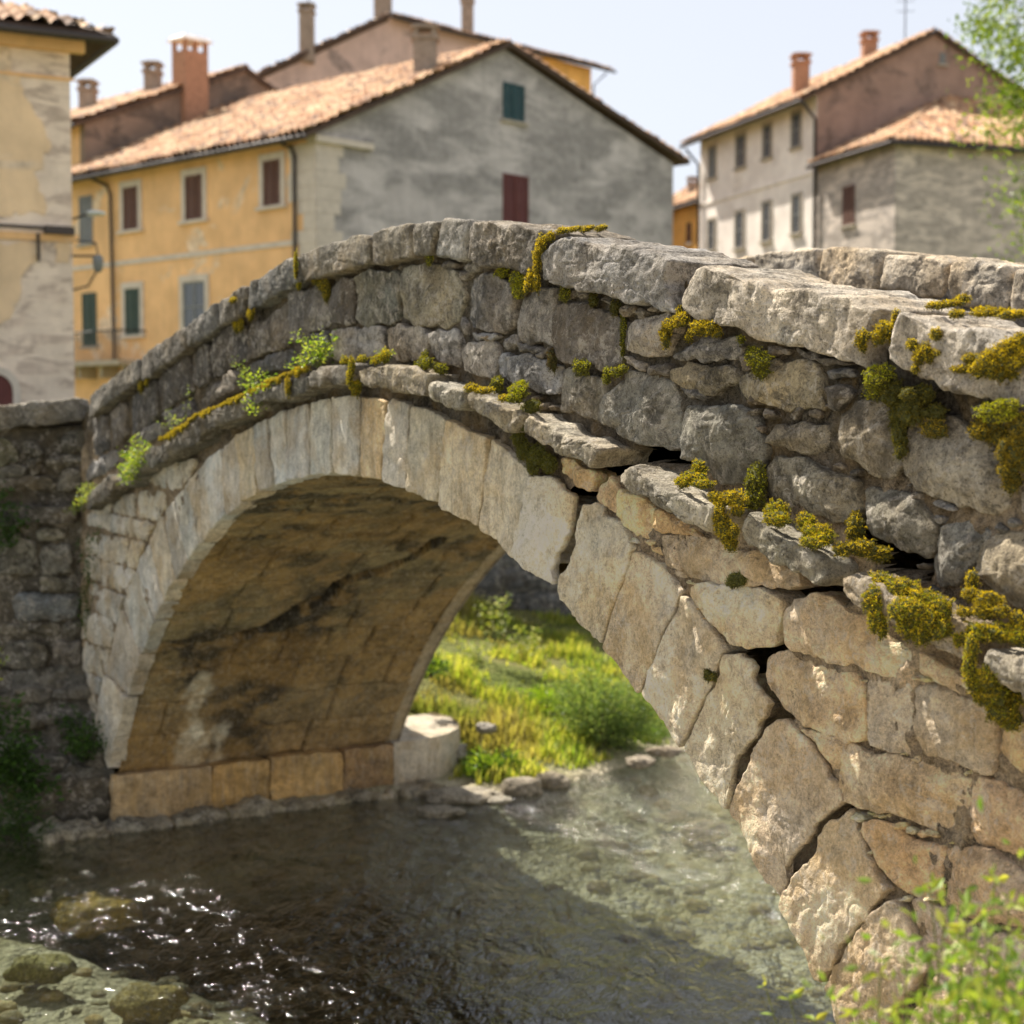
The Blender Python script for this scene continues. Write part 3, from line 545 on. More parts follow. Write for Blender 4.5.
# ================================================================== wing wall, plinth and ledge on the left bank
WC = P(-.95, 0, 0)[:2]; WX = np.array([.993, .119]); WN = np.array([.119, -.993])
def PW(a, n, z):
    a, n, z = np.broadcast_arrays(np.asarray(a, float), np.asarray(n, float), np.asarray(z, float)); return np.stack([WC[0]+a*WX[0]+n*WN[0], WC[1]+a*WX[1]+n*WN[1], z], -1)
def wpw(px, py, n=0.):
    r = ray(px, py); Q = WC+n*WN; t = (WN@Q)/(WN@r[:2]); p = r*t; return float((p[:2]-WC)@WX), float(p[2]+H)
wing = empty('wing_wall', tuple(PW(-2, 0, 0.)), 'dark rubble wing wall joining the bridge at its left end, damp and shaded', 'wall')
mb = MB(); aa = np.arange(-7, .12, .03); zz = np.arange(-.3, 3.3, .03); S, Z = np.meshgrid(aa, zz, indexing='ij'); q = np.stack([S, 0*S, Z], -1)
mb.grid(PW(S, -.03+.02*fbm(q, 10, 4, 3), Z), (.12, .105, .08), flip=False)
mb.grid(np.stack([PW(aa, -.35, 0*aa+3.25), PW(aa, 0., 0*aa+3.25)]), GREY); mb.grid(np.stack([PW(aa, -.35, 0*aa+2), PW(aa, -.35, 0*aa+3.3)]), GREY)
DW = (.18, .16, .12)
wst = [('K', [(-60,300),(30,290),(110,380),(100,430),(0,440),(-60,440)], (.2,.2,.14)), ('K', [(-60,445),(130,435),(150,470),(120,495),(-60,500)], (.25,.24,.2)), ('K', [(110,310),(200,330),(240,385),(120,395)], DW), ('K', [(230,400),(440,385),(430,420),(260,470),(225,440)], DW),
       ('K', [(330,270),(440,250),(440,370),(340,380),(300,330)], DW), ('K', [(-60,510),(280,490),(280,560),(-60,580)], DW), ('K', [(130,405),(210,400),(225,480),(160,490)], DW), ('K', [(300,460),(430,450),(420,560),(290,580)], DW),
       ('K', [(190,760),(330,760),(330,820),(195,830)], (.3,.26,.18)), ('K', [(195,845),(370,830),(380,990),(210,1000),(190,920)], (.3,.28,.23)), ('K', [(-60,800),(180,800),(180,1000),(-60,1000)], (.27,.24,.18)), ('L', [(0,485),(170,490),(170,565),(0,570)], (.27,.24,.17)),
       ('L', [(-150,580),(210,580),(210,715),(-150,720)], (.33,.32,.28)), ('L', [(-200,730),(110,735),(110,800),(-200,800)], DW), ('L', [(120,740),(215,730),(215,800),(120,800)], DW), ('L', [(60,820),(215,815),(215,960),(50,970)], (.26,.22,.17)), ('L', [(-200,830),(40,830),(40,970),(-200,970)], DW)]
wst += [('L', [(x, y), (x+w_-12, y), (x+w_-12, y+h_-12), (x, y+h_-12)], DW) for y, h_ in ((980, 80), (1060, 100), (1160, 110)) for x, w_ in ((-200, 190), (-10, 120), (110, 105))]
for i, (c, pts, col) in enumerate(wst):
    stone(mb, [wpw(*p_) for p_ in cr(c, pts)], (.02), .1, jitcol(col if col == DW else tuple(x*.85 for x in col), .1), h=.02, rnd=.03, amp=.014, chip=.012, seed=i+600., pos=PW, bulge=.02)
mbl = MB()
for i in range(46):
    a_ = random.uniform(-2.2, .3); n_ = random.uniform(.12, .62); r_ = random.uniform(.05, .13); th_ = .44+.75*max(0, 1-n_/.65)**1.3; LR = globals().setdefault('LEDGE', []); LR.append((a_, n_, th_, r_))
z = .0
while z < 2.9:
    hz = random.uniform(.2, .3); a = -.86-random.uniform(0, .2)
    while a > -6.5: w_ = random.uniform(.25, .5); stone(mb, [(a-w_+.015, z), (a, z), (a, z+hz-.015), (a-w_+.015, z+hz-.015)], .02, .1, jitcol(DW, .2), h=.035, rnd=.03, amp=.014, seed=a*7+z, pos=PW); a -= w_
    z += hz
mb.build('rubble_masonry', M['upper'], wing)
for i in range(7):
    mb = MB(); a1 = -.03-.95*i+(.0 if i else .09); z1 = 3.505-.105*(-a1)*1.; z0_ = z1-.1
    stone(mb, [(a1-.93, z1-.1), (a1, z1), (a1, z1-.2), (a1-.93, z1-.3)], .09, .45, jitcol((.2, .185, .155), .08), h=.02, hd=.03, rnd=.03, amp=.014, chip=.012, seed=i+640., pos=PW, cuta=.03, back=True); mb.build('coping_stone', M['coping'], wing)
for i in range(7):
    mb = MB(); a1 = -.0-.95*i; z1 = wpw(60, 505, .1)[1]-.03*i
    stone(mb, [(a1-.93, z1-.02), (a1, z1), (a1, z1-.16), (a1-.93, z1-.18)], .1, .22, jitcol((.16, .15, .13), .08), h=.025, rnd=.035, amp=.012, seed=i+660., pos=PW, cuta=.1); mb.build('cornice_stone', M['coping'], wing)
# plinth in front of the wing wall with a rubble-covered ledge
plin = empty('stone_plinth', tuple(PW(-1, .8, 0.)), 'low dark plinth at the water line with rubble and weeds on its ledge', 'plinth')
mb = MB(); NF = float((np.array([-3.27, 12.93])-WC)@WN)
a1 = float((np.array([-3.27, 12.93])-WC)@WX)-.0
aa = np.arange(-7, a1+.02, .02); nn2 = np.arange(-.05, NF+.001, .02); S, NN2 = np.meshgrid(aa, nn2, indexing='ij'); q = np.stack([S, NN2, 0*S], -1)
z_ = .44+.75*np.clip(1-(NN2+.0)/(NF-.12), 0, 1)**1.3+.05*fbm(q, 5, 4, 33)+.045*np.abs(fbm(q, 11, 3, 34)); z_ = np.where(NN2 > NF-.03, .40, z_)
mb.grid(PW(S, NN2, z_), (.14, .13, .105)); [rock(mb, PW(a_, n_, th_+r_*.2), (r_*1.4, r_, r_*.6), jitcol((.2, .18, .14), .25), k_, 20) for k_, (a_, n_, th_, r_) in enumerate(LEDGE)]; mb.build('ledge_rubble', M['upper'], plin)
mb = MB(); a = a1
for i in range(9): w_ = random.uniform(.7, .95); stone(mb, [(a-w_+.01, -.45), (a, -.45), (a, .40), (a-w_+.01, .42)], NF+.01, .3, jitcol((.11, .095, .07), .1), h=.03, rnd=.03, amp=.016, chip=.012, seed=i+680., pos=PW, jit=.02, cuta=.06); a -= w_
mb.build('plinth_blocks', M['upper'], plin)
# ================================================================== terrain
sh = [(-60., 6.2), tuple(PW(-8, NF+.05, 0)[:2]), (-3.28, 12.9), tuple(P(.1, -.1, 0)[:2]), tuple(P(.1, -2.7, 0)[:2]), tuple(P(.05, -3.3, 0)[:2]), (-.6, 14.1), (-.1, 14.05), (.43, 14.35), (1.02, 15.1), (1.67, 15.9), (2.6, 16.9), (5, 19), (10, 23), (30, 33), (60, 45), (60, 30),
      tuple(P(9.5, -22, 0)[:2]), tuple(P(9.35, 0, 0)[:2]), tuple(P(9.6, 5, 0)[:2]), tuple(P(9.8, 40, 0)[:2]), (-60., -20.)]
def axis(lo, hi, far, st):
    a = list(np.arange(lo, hi, st)); x = hi; d = st
    while x < far: a.append(x); d *= 1.25; x += d
    x = lo; d = st; b = []
    while x > -far: d *= 1.25; x -= d; b.append(x)
    return np.array(b[::-1]+a)
gx = axis(-7, 7, 900, .07); gy = axis(2, 20, 900, .07); X, Y = np.meshgrid(gx, gy, indexing='ij'); q2 = np.c_[X.ravel(), Y.ravel()]
dist = seg_dist(q2, sh+sh[:1]); inw = inside(q2, sh); q3 = np.c_[q2, 0*q2[:, 0]]
def ground(q2, dist, inw):
    q3 = np.c_[q2, 0*q2[:, 0]]
    bed = -.05-.33*np.clip(dist/.9, 0, 1)+.07*fbm(q3, .9, 3, 91)+.03*fbm(q3, 5, 4, 92)
    for x_, y_, r_, k_ in ((270,850,1.3,.5),(150,855,.6,.3),(450,950,1.,.4),(370,900,.9,.4),(420,1010,.6,.35),(560,1005,.8,.3)): c_ = on_z(x_, y_, 0); bed = bed-k_*np.exp(-((q2[:, 0]-c_[0])**2+(q2[:, 1]-c_[1])**2)/r_**2)  # dips set under the shaded water, where the bed colour turns dark
    s_ = (q2-O)@D; n_ = (q2-O)@N
    land = .02+.24*np.minimum(dist, 4.2)+.07*fbm(q3, 1.1, 4, 93)*np.clip(dist, 0, 1); yb = 20.1+.12*q2[:, 0]
    land = np.where((q2[:, 1] > yb+.25) & (n_ < -W-.2), 2.75, land)
    rb = (s_ > 8.5) & (dist > 0); land = np.where((s_ > 8.5) & (q2[:, 1] < 18), np.minimum(.03+.62*dist, 1.7)+.05*fbm(q3, 1.5, 4, 94), land)
    wn = (q2-WC)@WN; lb = (s_ < .4) & (n_ > -W-.1) & (q2[:, 0] < -2.5); land = np.where(lb, np.where(wn < -.2, 2.7, -.1), land)
    farl = (s_ < -1.2) & (n_ > -W-.1) & (wn < -.2); land = np.where(farl, 2.7, land)
    far = np.hypot(q2[:, 0], q2[:, 1]) > 45; land = np.where(far, 2.75, land)
    return np.where(inw, bed, land)
hz = ground(q2, dist, inw)
m, nt = newmat('ground'); T = NT(nt); v = T.vec(); b = T.n('ShaderNodeBsdfPrincipled', i_Roughness=.95); b.inputs['Specular IOR Level'].default_value = .1
n1 = T.noise(v, 1.3, 8, .65); n2 = T.noise(v, 9, 8, .7); vo = T.n('ShaderNodeTexVoronoi', i_Scale=7.); T.l(v, vo.inputs['Vector']); vo2 = T.n('ShaderNodeTexVoronoi', i_Scale=19.); T.l(v, vo2.inputs['Vector'])
bed = T.mix(T.ramp(n1, .35, .65), (.31, .27, .16), (.65, .585, .46)); sv = T.n('ShaderNodeSeparateColor'); T.l(vo.outputs['Color'], sv.inputs[0]); bed = T.mix(T.ramp(sv.outputs[0], 0, 1, 0, .4), bed, (.5, .42, .28)); bed = T.mix(T.ramp(n2, .45, .65, 0, .3), bed, (.16, .14, .07))
land = T.mix(T.ramp(n1, .4, .6), (.10, .12, .03), (.17, .16, .06)); geo = T.n('ShaderNodeNewGeometry'); sx = T.n('ShaderNodeSeparateXYZ'); T.l(geo.outputs['Position'], sx.inputs[0])
land = T.mix(T.math('MULTIPLY', T.ramp(sx.outputs[1], 9., 10.5, 1., 0.), T.ramp(sx.outputs[0], -6., -4.5)), land, (.52, .44, .32))  # unseen near bank made pale, added to bounce light onto the wall
T.l(T.mix(T.ramp(T.math('ADD', sx.outputs[2], T.math('MULTIPLY', n2, .12)), .06, .2), T.mix(T.ramp(T.math('ADD', sx.outputs[2], T.math('MULTIPLY', n2, .2)), -.62, -.34), (.03, .028, .018), bed), land), b.inputs['Base Color'])  # deep bed painted near black so the water in shadow reads darker
bp = T.n('ShaderNodeBump', i_Strength=1., i_Distance=.05); T.l(T.math('SUBTRACT', n2, T.math('MULTIPLY', vo2.outputs['Distance'], .8)), bp.inputs['Height']); T.l(bp.outputs[0], b.inputs['Normal']); T.out(b.outputs[0]); M['soil'] = m
mb = MB(); mb.grid(np.stack([X, Y, hz.reshape(X.shape)], -1)); g = mb.build('ground', M['soil']); tag(g, kind='structure')
# water
RIFF = [tuple(on_z(x_, y_, 0)[:2])+(r_,) for x_, y_, r_ in ((540,700,1.5),(600,655,1.2),(35,925,.6),(225,1005,.55))]
m, nt = newmat('river_water'); T = NT(nt); v = T.vec((1, 1, 1)); tc = T.n('ShaderNodeTexCoord'); mp = T.n('ShaderNodeMapping'); mp.inputs['Rotation'].default_value = (0, 0, math.radians(30)); mp.inputs['Scale'].default_value = (1., .55, 1); T.l(tc.outputs['Object'], mp.inputs[0]); v = mp.outputs[0]
h1 = T.noise(v, 2.2, 3, .5, .8); h2 = T.noise(v, 8, 4, .6, 1.); h3 = T.noise(v, 34, 3, .6, .3)
rf = None
for cx_, cy_, rr_ in RIFF:
    vd2 = T.n('ShaderNodeVectorMath', operation='DISTANCE'); T.l(tc.outputs['Object'], vd2.inputs[0]); vd2.inputs[1].default_value = (cx_, cy_, 0); k_ = T.ramp(vd2.outputs['Value'], rr_*.35, rr_, 1., 0.); rf = k_ if rf is None else T.math('MAXIMUM', rf, k_)
rf = T.math('MULTIPLY', rf, T.ramp(T.noise(v, 3.1, 4, .6, 1.), .38, .54))
h4 = T.noise(v, 17, 3, .55, .8); hh = T.math('ADD', T.math('MULTIPLY', h1, 1.1), T.math('ADD', T.math('MULTIPLY', h2, .5), T.math('ADD', T.math('MULTIPLY', T.math('SUBTRACT', h3, .5), .10), T.math('MULTIPLY', T.math('SUBTRACT', h4, .5), T.math('MULTIPLY', rf, .9)))))
vd3 = T.n('ShaderNodeVectorMath', operation='DISTANCE'); T.l(tc.outputs['Object'], vd3.inputs[0]); vd3.inputs[1].default_value = (*on_z(690, 790, 0)[:2], 0); hh = T.math('MULTIPLY', hh, T.ramp(vd3.outputs['Value'], 2.5, 6.5, 2., .5))
bp = T.n('ShaderNodeBump', i_Strength=1., i_Distance=.085); T.l(hh, bp.inputs['Height'])
tr = T.n('ShaderNodeBsdfTransparent'); tr.inputs[0].default_value = (.62, .68, .64, 1); gl = T.n('ShaderNodeBsdfGlossy', i_Roughness=.08); gl.inputs[0].default_value = (1, 1, 1, 1); T.l(bp.outputs[0], gl.inputs['Normal'])
fr = T.n('ShaderNodeFresnel', i_IOR=1.33); T.l(bp.outputs[0], fr.inputs['Normal']); mx = T.n('ShaderNodeMixShader'); T.l(T.ramp(fr.outputs[0], 0, .8, .02, 1.), mx.inputs[0]); T.l(tr.outputs[0], mx.inputs[1]); T.l(gl.outputs[0], mx.inputs[2]); T.out(mx.outputs[0]); M['water'] = m
mb = MB(); xs = np.linspace(-80, 80, 20); XX, YY = np.meshgrid(xs, xs+10, indexing='ij'); mb.grid(np.stack([XX, YY, 0*XX], -1)); tag(mb.build('river_water', M['water']), kind='structure')
# rocks
bankrocks = [((462,797),(.34,.2,.07),(.42,.37,.28),'broad flat pale rock at the foot of the rounded bridge base'), ((520,790),(.2,.15,.12),(.36,.31,.23),'rounded boulder at the water edge below the grass'), ((552,783),(.17,.12,.10),(.33,.28,.2),'small dark-footed boulder beside the rounded one at the water edge'),
             ((497,800),(.14,.09,.03),(.42,.38,.3),'low flat stone lying in the shallows between two boulders'), ((455,752),(.12,.12,.07),(.42,.38,.3),'pale stone half sunk in the grass behind the rounded base'), ((440,812),(.2,.12,.04),(.36,.32,.24),'dark wet slab lowest of the rocks at the bridge base'), ((640,762),(.14,.1,.05),(.38,.32,.24),'flat stone under the bank shrub'),
             ((665,752),(.16,.1,.05),(.42,.34,.24),'tan stone on the far shore just right of the bank shrub'), ((486,728),(.10,.09,.05),(.42,.38,.32),'pale stone lying in the middle of the grassy bank')]
for i, (p_, r_, c_, lb) in enumerate(bankrocks):
    z_ = .02 if p_[1] > 775 else (.2 if p_[1] > 740 else .4)
    mb = MB(); rock(mb, on_z(*p_, z_), r_, c_, i+1, 40); thing_mesh(mb, 'bank_rock', M['coping'], lb, 'rock', 'rocks along the grassy bank')
for i, (p_, r_, c_, lb) in enumerate([((98,915),(.30,.2,.13),(.62,.42,.12),'yellowish submerged rock in the sunlit shallows at left'), ((150,1003),(.22,.14,.1),(.4,.31,.13),'dark submerged rock near the lower left, at the shadow edge'), ((705,832),(.2,.12,.1),(.5,.38,.24),'brown rock just under the surface right of the bridge shadow'),
                                      ((40,968),(.2,.13,.08),(.42,.36,.16),'olive submerged rock in the lower left corner of the river')]):
    mb = MB(); rock(mb, on_z(*p_, -.27), r_, c_, i+20, 40); thing_mesh(mb, 'submerged_rock', M['coping'], lb, 'rock', 'rocks under the river surface')
mb = MB()
for i in range(900):
    x, y = random.uniform(-5, 4), random.uniform(7.5, 17); qq = np.array([[x, y]])
    if not inside(qq, sh)[0]: continue
    dd = seg_dist(qq, sh+sh[:1]); g_ = ground(qq, dd, np.array([True]))[0]; r_ = random.uniform(.03, .1)
    rock(mb, (x, y, g_+r_*.15), (r_, r_*random.uniform(.6, 1), r_*.5), jitcol((.5, .41, .25) if g_ > -.5 else (.08, .07, .045), .35, .1), i, 12)  # pebbles in the deep dips painted dark along with the bed
thing_mesh(mb, 'river_pebbles', M['tan'], 'scattered brown pebbles covering the shallow river bed', 'pebbles', kind='stuff')
# ================================================================== foliage helpers
def leaves(mb, pts, nrm, L, Wd, cols, droop=.2, jit=.5, r=rng, fold=.25):
    n = len(pts); d_ = nrm+r.normal(0, jit, (n, 3)); d_[:, 2] -= droop*r.random(n); d_ /= np.linalg.norm(d_, axis=1)[:, None]+1e-9
    a = np.cross(d_, r.normal(0, 1, (n, 3))); a /= np.linalg.norm(a, axis=1)[:, None]+1e-9; u = np.cross(d_, a)
    L = np.broadcast_to(L, (n,))*r.uniform(.6, 1.25, n); w = L*Wd
    p0 = pts; p1 = pts+d_*(L*.5)[:, None]+a*(w*.5)[:, None]+u*(w*fold)[:, None]; p2 = pts+d_*L[:, None]; p3 = pts+d_*(L*.5)[:, None]-a*(w*.5)[:, None]+u*(w*fold)[:, None]
    V = np.stack([p0, p1, p2, p3], 1).reshape(-1, 3); i = np.arange(n)*4; mb.add(V, np.concatenate([np.c_[i, i+1, i+2], np.c_[i, i+2, i+3]]), np.repeat(cols, 4, 0))
def colmix(cs, n, v=.2, r=rng): cs = np.array(cs); c = cs[r.integers(0, len(cs), n)]; return c*(1+r.uniform(-v, v, (n, 1)))
GL = [(.22, .32, .03), (.30, .38, .05), (.14, .24, .03)]; DG = [(.05, .10, .02), (.07, .14, .03), (.04, .08, .02)]; YG = [(.34, .36, .08), (.27, .33, .08), (.20, .28, .06)]
# ---- moss
MOG = [(.66, .50, .03), (.50, .39, .02), (.33, .26, .02), (.26, .17, .02)]; MGR = [(.42, .43, .02), (.27, .30, .02), (.48, .42, .03), (.16, .15, .02)]; MDK = [(.10, .095, .015), (.07, .07, .012), (.15, .12, .02)]
def ribbon(pts, r, n, step=4.):
    o_ = []
    for (a, b) in zip(pts[:-1], pts[1:]):
        L_ = math.hypot(b[0]-a[0], b[1]-a[1]); k_ = max(1, int(L_/step))
        for j in range(k_): t_ = j/k_; o_.append((a[0]+(b[0]-a[0])*t_+random.gauss(0, .4), a[1]+(b[1]-a[1])*t_+random.gauss(0, .6), step*.95, r*random.uniform(.7, 1.3), n+random.uniform(-.02, .01)))
        for j in range(int(L_/9)): t_ = random.random(); o_.append((a[0]+(b[0]-a[0])*t_, a[1]+(b[1]-a[1])*t_+r*1.3, 2.4, r*random.uniform(.9, 1.8), n+.015))
    return o_
def moss(blobs, cols, label, dens=1., side=MDK, group='moss clumps growing on the bridge'):
    mb = MB()
    for k, (px, py, rx, ry, n) in enumerate(blobs):
        s, z = wp(px, py, n); p = P(s, n, z); mp_ = p[1]/F; ax, az = max(.012, rx*mp_*1.05/.8), max(.010, ry*mp_)
        ay = min(max(.009, .40*min(ax, az)), .035); seed = px*.37+py*.11
        nu, nv = (26, 16); ph = np.linspace(0, 2*math.pi, nu+1); th = np.linspace(0, math.pi, nv); TT, PP = np.meshgrid(th, ph, indexing='ij')
        def surf(TT, PP, infl=1.):
            d_ = np.stack([np.sin(TT)*np.cos(PP), np.cos(TT), np.sin(TT)*np.sin(PP)], -1); kk = infl*(1+.5*fbm(d_*1.5+seed, 2.3, 4, 5)); return d_, d_*kk[..., None]*np.array([ax, ay, az])
        d_, q = surf(TT, PP, .93); mb.grid(P(s+q[..., 0], n+q[..., 1], z+q[..., 2]), (1, 1, 1), mi=1)
        cnt = int(min(5200, 2*math.pi*ax*az*1.5/(.0033**2)*dens)); u_ = rng.uniform(-.35, 1, cnt); t_ = np.arccos(u_); f_ = rng.uniform(0, 2*math.pi, cnt)
        d_, q = surf(t_, f_); pts = P(s+q[:, 0], n+q[:, 1], z+q[:, 2]); nr = P(d_[:, 0]/ax, d_[:, 1]/ay, d_[:, 2]/az)-P(0, 0, 0); nr /= np.linalg.norm(nr, axis=1)[:, None]; nr[:, 2] += .35
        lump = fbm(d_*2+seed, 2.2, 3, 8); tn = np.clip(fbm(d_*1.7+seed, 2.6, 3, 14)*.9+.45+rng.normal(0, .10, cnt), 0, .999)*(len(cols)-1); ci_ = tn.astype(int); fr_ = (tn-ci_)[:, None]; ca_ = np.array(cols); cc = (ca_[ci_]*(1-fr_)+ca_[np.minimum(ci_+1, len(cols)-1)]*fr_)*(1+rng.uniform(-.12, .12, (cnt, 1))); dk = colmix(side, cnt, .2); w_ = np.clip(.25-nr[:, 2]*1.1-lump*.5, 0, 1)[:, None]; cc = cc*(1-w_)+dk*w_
        leaves(mb, pts, nr, .0064, .5, cc, 0, .5)
    o = thing_mesh(mb, 'moss_clump', [M['moss'], M['mossbase']], label, 'moss', group); return o
U = lambda c, x, y, rx, ry, n: (CR[c][0]+x*CR[c][2], CR[c][1]+y*CR[c][2], rx*CR[c][2], ry*CR[c][2], n)
moss([U('E',620,42,40,8,-.2), U('E',550,45,50,10,-.12), U('E',480,48,50,12,-.03), U('E',420,55,35,14,.04), U('E',360,85,28,22,.06), U('E',315,125,26,40,.07), U('E',295,180,22,45,.07), U('E',290,240,20,35,.07), U('E',255,310,24,40,.06), U('E',290,320,24,45,.05), U('E',240,350,10,22,.07)], MOG, 'golden moss trail running down the joint between two big coping stones')
moss([U('E',195,310,46,38,.03), U('E',200,365,36,36,.03), U('E',110,275,40,25,.0)], MGR, 'round green moss dome tucked under the coping left of the golden trail', side=MDK)
moss([U('E',435,380,32,30,.01)], MDK+MGR, 'dark moss ball under the coping just right of the golden trail'); moss([U('E',580,410,25,30,.0)], MDK, 'dark olive moss tuft under the middle of the long coping stone'); moss([U('E',695,450,28,32,.0)], MDK, 'olive moss tuft under the right half of the long coping stone')
moss([U('E',520,755,52,36,.04)], MDK+MGR, 'dark green moss tuft in the joint below the largest dark parapet stone'); moss([U('E',650,800,22,35,.03), U('E',700,780,45,24,.03), U('E',730,765,30,18,.03), U('E',735,600,18,110,-.01)], MDK+MGR, 'olive moss filling the joint right of the largest dark parapet stone')
moss([U('E',370,720,28,50,.01)], [(.10,.07,.03),(.07,.05,.02)], 'brown dried moss in the joint beside the pale parapet stone')
moss([U('E',190,885,62,38,.12), U('E',210,850,40,25,.07), U('E',160,910,30,20,.16)], MGR, 'bright green moss cushion on top of the cornice at mid bridge'); moss([U('E',90,845,38,34,.04)], MDK+MGR, 'small dark green moss knob against the wall left of the bright cornice cushion')
moss([U('E',125,912,38,14,.16), U('I',880,910,50,18,.14), U('I',940,925,60,14,.14), U('E',30,870,50,12,.13)], MOG, 'thin yellow moss strip on the cornice edge at mid bridge')
moss([U('F',265,135,55,28,.1), U('F',215,200,30,50,.09), U('F',195,290,35,50,.03), U('F',230,360,45,50,.02), U('F',290,390,60,45,.02), U('F',350,430,50,40,.02), U('F',270,450,40,30,.02)], [(.13,.13,.02),(.10,.11,.02),(.18,.16,.03)], 'dark moss draped down the gap between two cornice stones onto the arch')
moss([U('B',100,370,16,30,.04), U('B',60,430,50,26,.05), U('B',110,410,40,30,.06), U('B',30,480,30,60,.03), U('B',190,450,45,30,.07), U('B',240,450,40,34,.06), U('B',290,465,30,30,.04), U('B',150,500,18,22,.05)], MOG, 'golden brown moss mass in the joint between the two longest coping stones', side=MDK)
moss([U('B',505,615,62,45,.05), U('B',520,670,45,35,.04), U('B',470,580,30,30,.02)], MDK+MGR, 'round dark moss ball under the big pale coping stone')
moss([U('A',130,535,38,32,.07), U('A',115,570,24,28,.07), U('A',130,600,14,24,.06)], MOG, 'small orange moss patch on the right end of the big pale coping stone')
moss([U('A',245,500,50,36,.05), U('A',220,540,34,40,.05), U('A',290,520,20,50,.03), U('A',310,440,12,50,.03)], MOG, 'orange moss lump filling the joint left of the nearest coping stone')
moss([U('A',195,770,58,50,.06), U('A',240,740,60,40,.04), U('A',190,830,50,50,.03)], MGR, 'bright green moss cushion hanging below the joint of the nearest coping stones', side=MDK)
moss([U('A',290,850,60,70,.03), U('A',380,860,40,28,.06), U('A',400,950,70,70,.04), U('C',300,90,40,90,.02), U('C',310,190,35,80,.03), U('C',310,260,24,40,.04), U('A',330,940,50,80,.02), U('A',470,860,50,50,.02), U('A',530,960,50,40,.02)], MDK+[(.2,.17,.02)], 'long dark brown moss curtain hanging between two parapet stones near the right')
moss([U('A',400,580,24,26,.065), U('A',440,650,30,40,.065), U('A',480,610,30,34,.065), U('A',535,525,26,30,.065), U('A',540,632,26,16,.06), U('A',500,660,20,24,.06), U('A',420,720,10,22,.06)], MOG, 'scattered orange moss flecks on the face of the nearest coping stone')
moss([U('A',900,640,70,46,.08), U('A',830,680,70,50,.08), U('A',960,590,70,40,.08), U('A',1020,560,60,36,.08), U('A',780,720,50,44,.07), U('A',860,730,60,36,.07), U('A',980,680,50,36,.08), U('A',720,660,28,24,.065), U('A',700,720,50,22,.063), U('A',1060,620,60,50,.08), U('A',650,720,26,18,.063), U('A',930,740,60,60,.05)], MOG, 'wide golden moss patch spreading over the nearest coping stone at the right edge', side=MDK)
moss([U('A',580,360,95,9,-.06), U('A',680,330,40,6,-.12), U('A',650,412,38,9,.02)], MOG, 'flat yellow moss streak on top of the nearest coping stone', dens=1.3, group='flat moss streaks on the coping tops')
moss([U('A',850,403,110,9,-.05), U('A',960,415,70,8,-.02), U('A',790,395,50,7,-.07)], MOG, 'longer flat yellow moss streak on the coping top close to the right edge', dens=1.3, group='flat moss streaks on the coping tops')
moss([U('A',870,955,95,45,.09), U('A',930,925,60,32,.09)], MGR, 'vivid green moss cushion below the nearest coping stone', side=MGR)
moss([U('C',710,165,45,36,.05), U('C',800,170,60,50,.03), U('C',900,100,40,40,.07), U('C',910,200,50,36,.08), U('C',850,260,40,50,.06), U('C',890,310,50,60,.06), U('C',850,360,34,30,.06), U('C',930,260,50,70,.07), U('C',740,120,50,40,.02), U('C',880,410,40,60,.03), U('C',960,160,60,80,.07), U('C',480,150,60,40,.03)], [(.38,.28,.03),(.28,.2,.02),(.15,.11,.02)], 'ragged brown and gold moss mass at the right edge under the coping', side=MDK)
moss([U('D',170,400,70,28,.10), U('D',120,420,50,28,.11), U('D',220,430,55,22,.12), U('D',200,350,40,35,.05)], MOG+MGR, 'yellow moss cushion on the cornice right of the large crack', side=MDK)
moss([U('D',380,500,70,32,.12), U('D',310,520,50,30,.12), U('D',300,590,34,50,.13), U('D',330,660,40,60,.12), U('D',360,730,40,40,.11), U('D',285,490,40,16,.12), U('D',380,670,24,30,.12), U('D',400,560,40,30,.10)], MOG, 'yellow moss spilling over the joint between two cornice stones and hanging down', side=MDK)
moss([U('D',490,430,50,80,.02), U('D',480,510,60,45,.03), U('D',520,390,26,50,.01)], MDK+MGR, 'dark green moss wedge in the joint above the fallen cornice stone')
moss([U('D',595,565,58,42,.1), U('D',600,610,70,32,.13)], MOG+MGR, 'round yellow-green moss cushion on the left end of the fallen cornice stone')
moss([U('D',750,620,50,34,.08), U('D',800,680,80,44,.11), U('D',780,730,60,26,.13), U('D',840,710,50,30,.12)], MOG+MGR, 'large yellow moss cushion in the middle of the fallen cornice stone', side=MDK)
moss([U('D',930,770,40,32,.12), U('D',990,760,50,30,.09), U('C',130,760,60,40,.07), U('C',200,790,60,34,.04), U('D',1000,660,40,60,.02), U('C',80,620,30,50,.0)], MOG+MDK, 'yellow and dark moss at the right end of the fallen cornice stone', side=MDK)
moss([U('G',300,130,85,52,.10), U('G',400,150,85,50,.11), U('G',520,210,85,50,.12), U('G',600,240,60,46,.13), U('G',250,200,50,60,.14), U('G',270,280,38,80,.14), U('G',300,350,24,50,.14), U('G',400,260,60,60,.15), U('G',430,340,50,60,.14), U('G',500,370,50,60,.13), U('G',600,340,50,60,.13), U('G',470,260,60,50,.15), U('G',540,310,50,60,.14)], MOG+MGR, 'largest yellow moss mat draped over the nearest cornice stone like a fringe', side=MDK)
moss([U('G',760,110,26,45,.06), U('G',750,180,40,30,.08), U('G',850,210,60,45,.09), U('G',910,260,40,34,.1), U('G',820,260,50,40,.09), U('G',720,270,40,22,.1), U('G',1000,320,40,50,.09)], MOG, 'upright yellow moss tufts in front of a sunlit stone near the right edge', side=MDK)
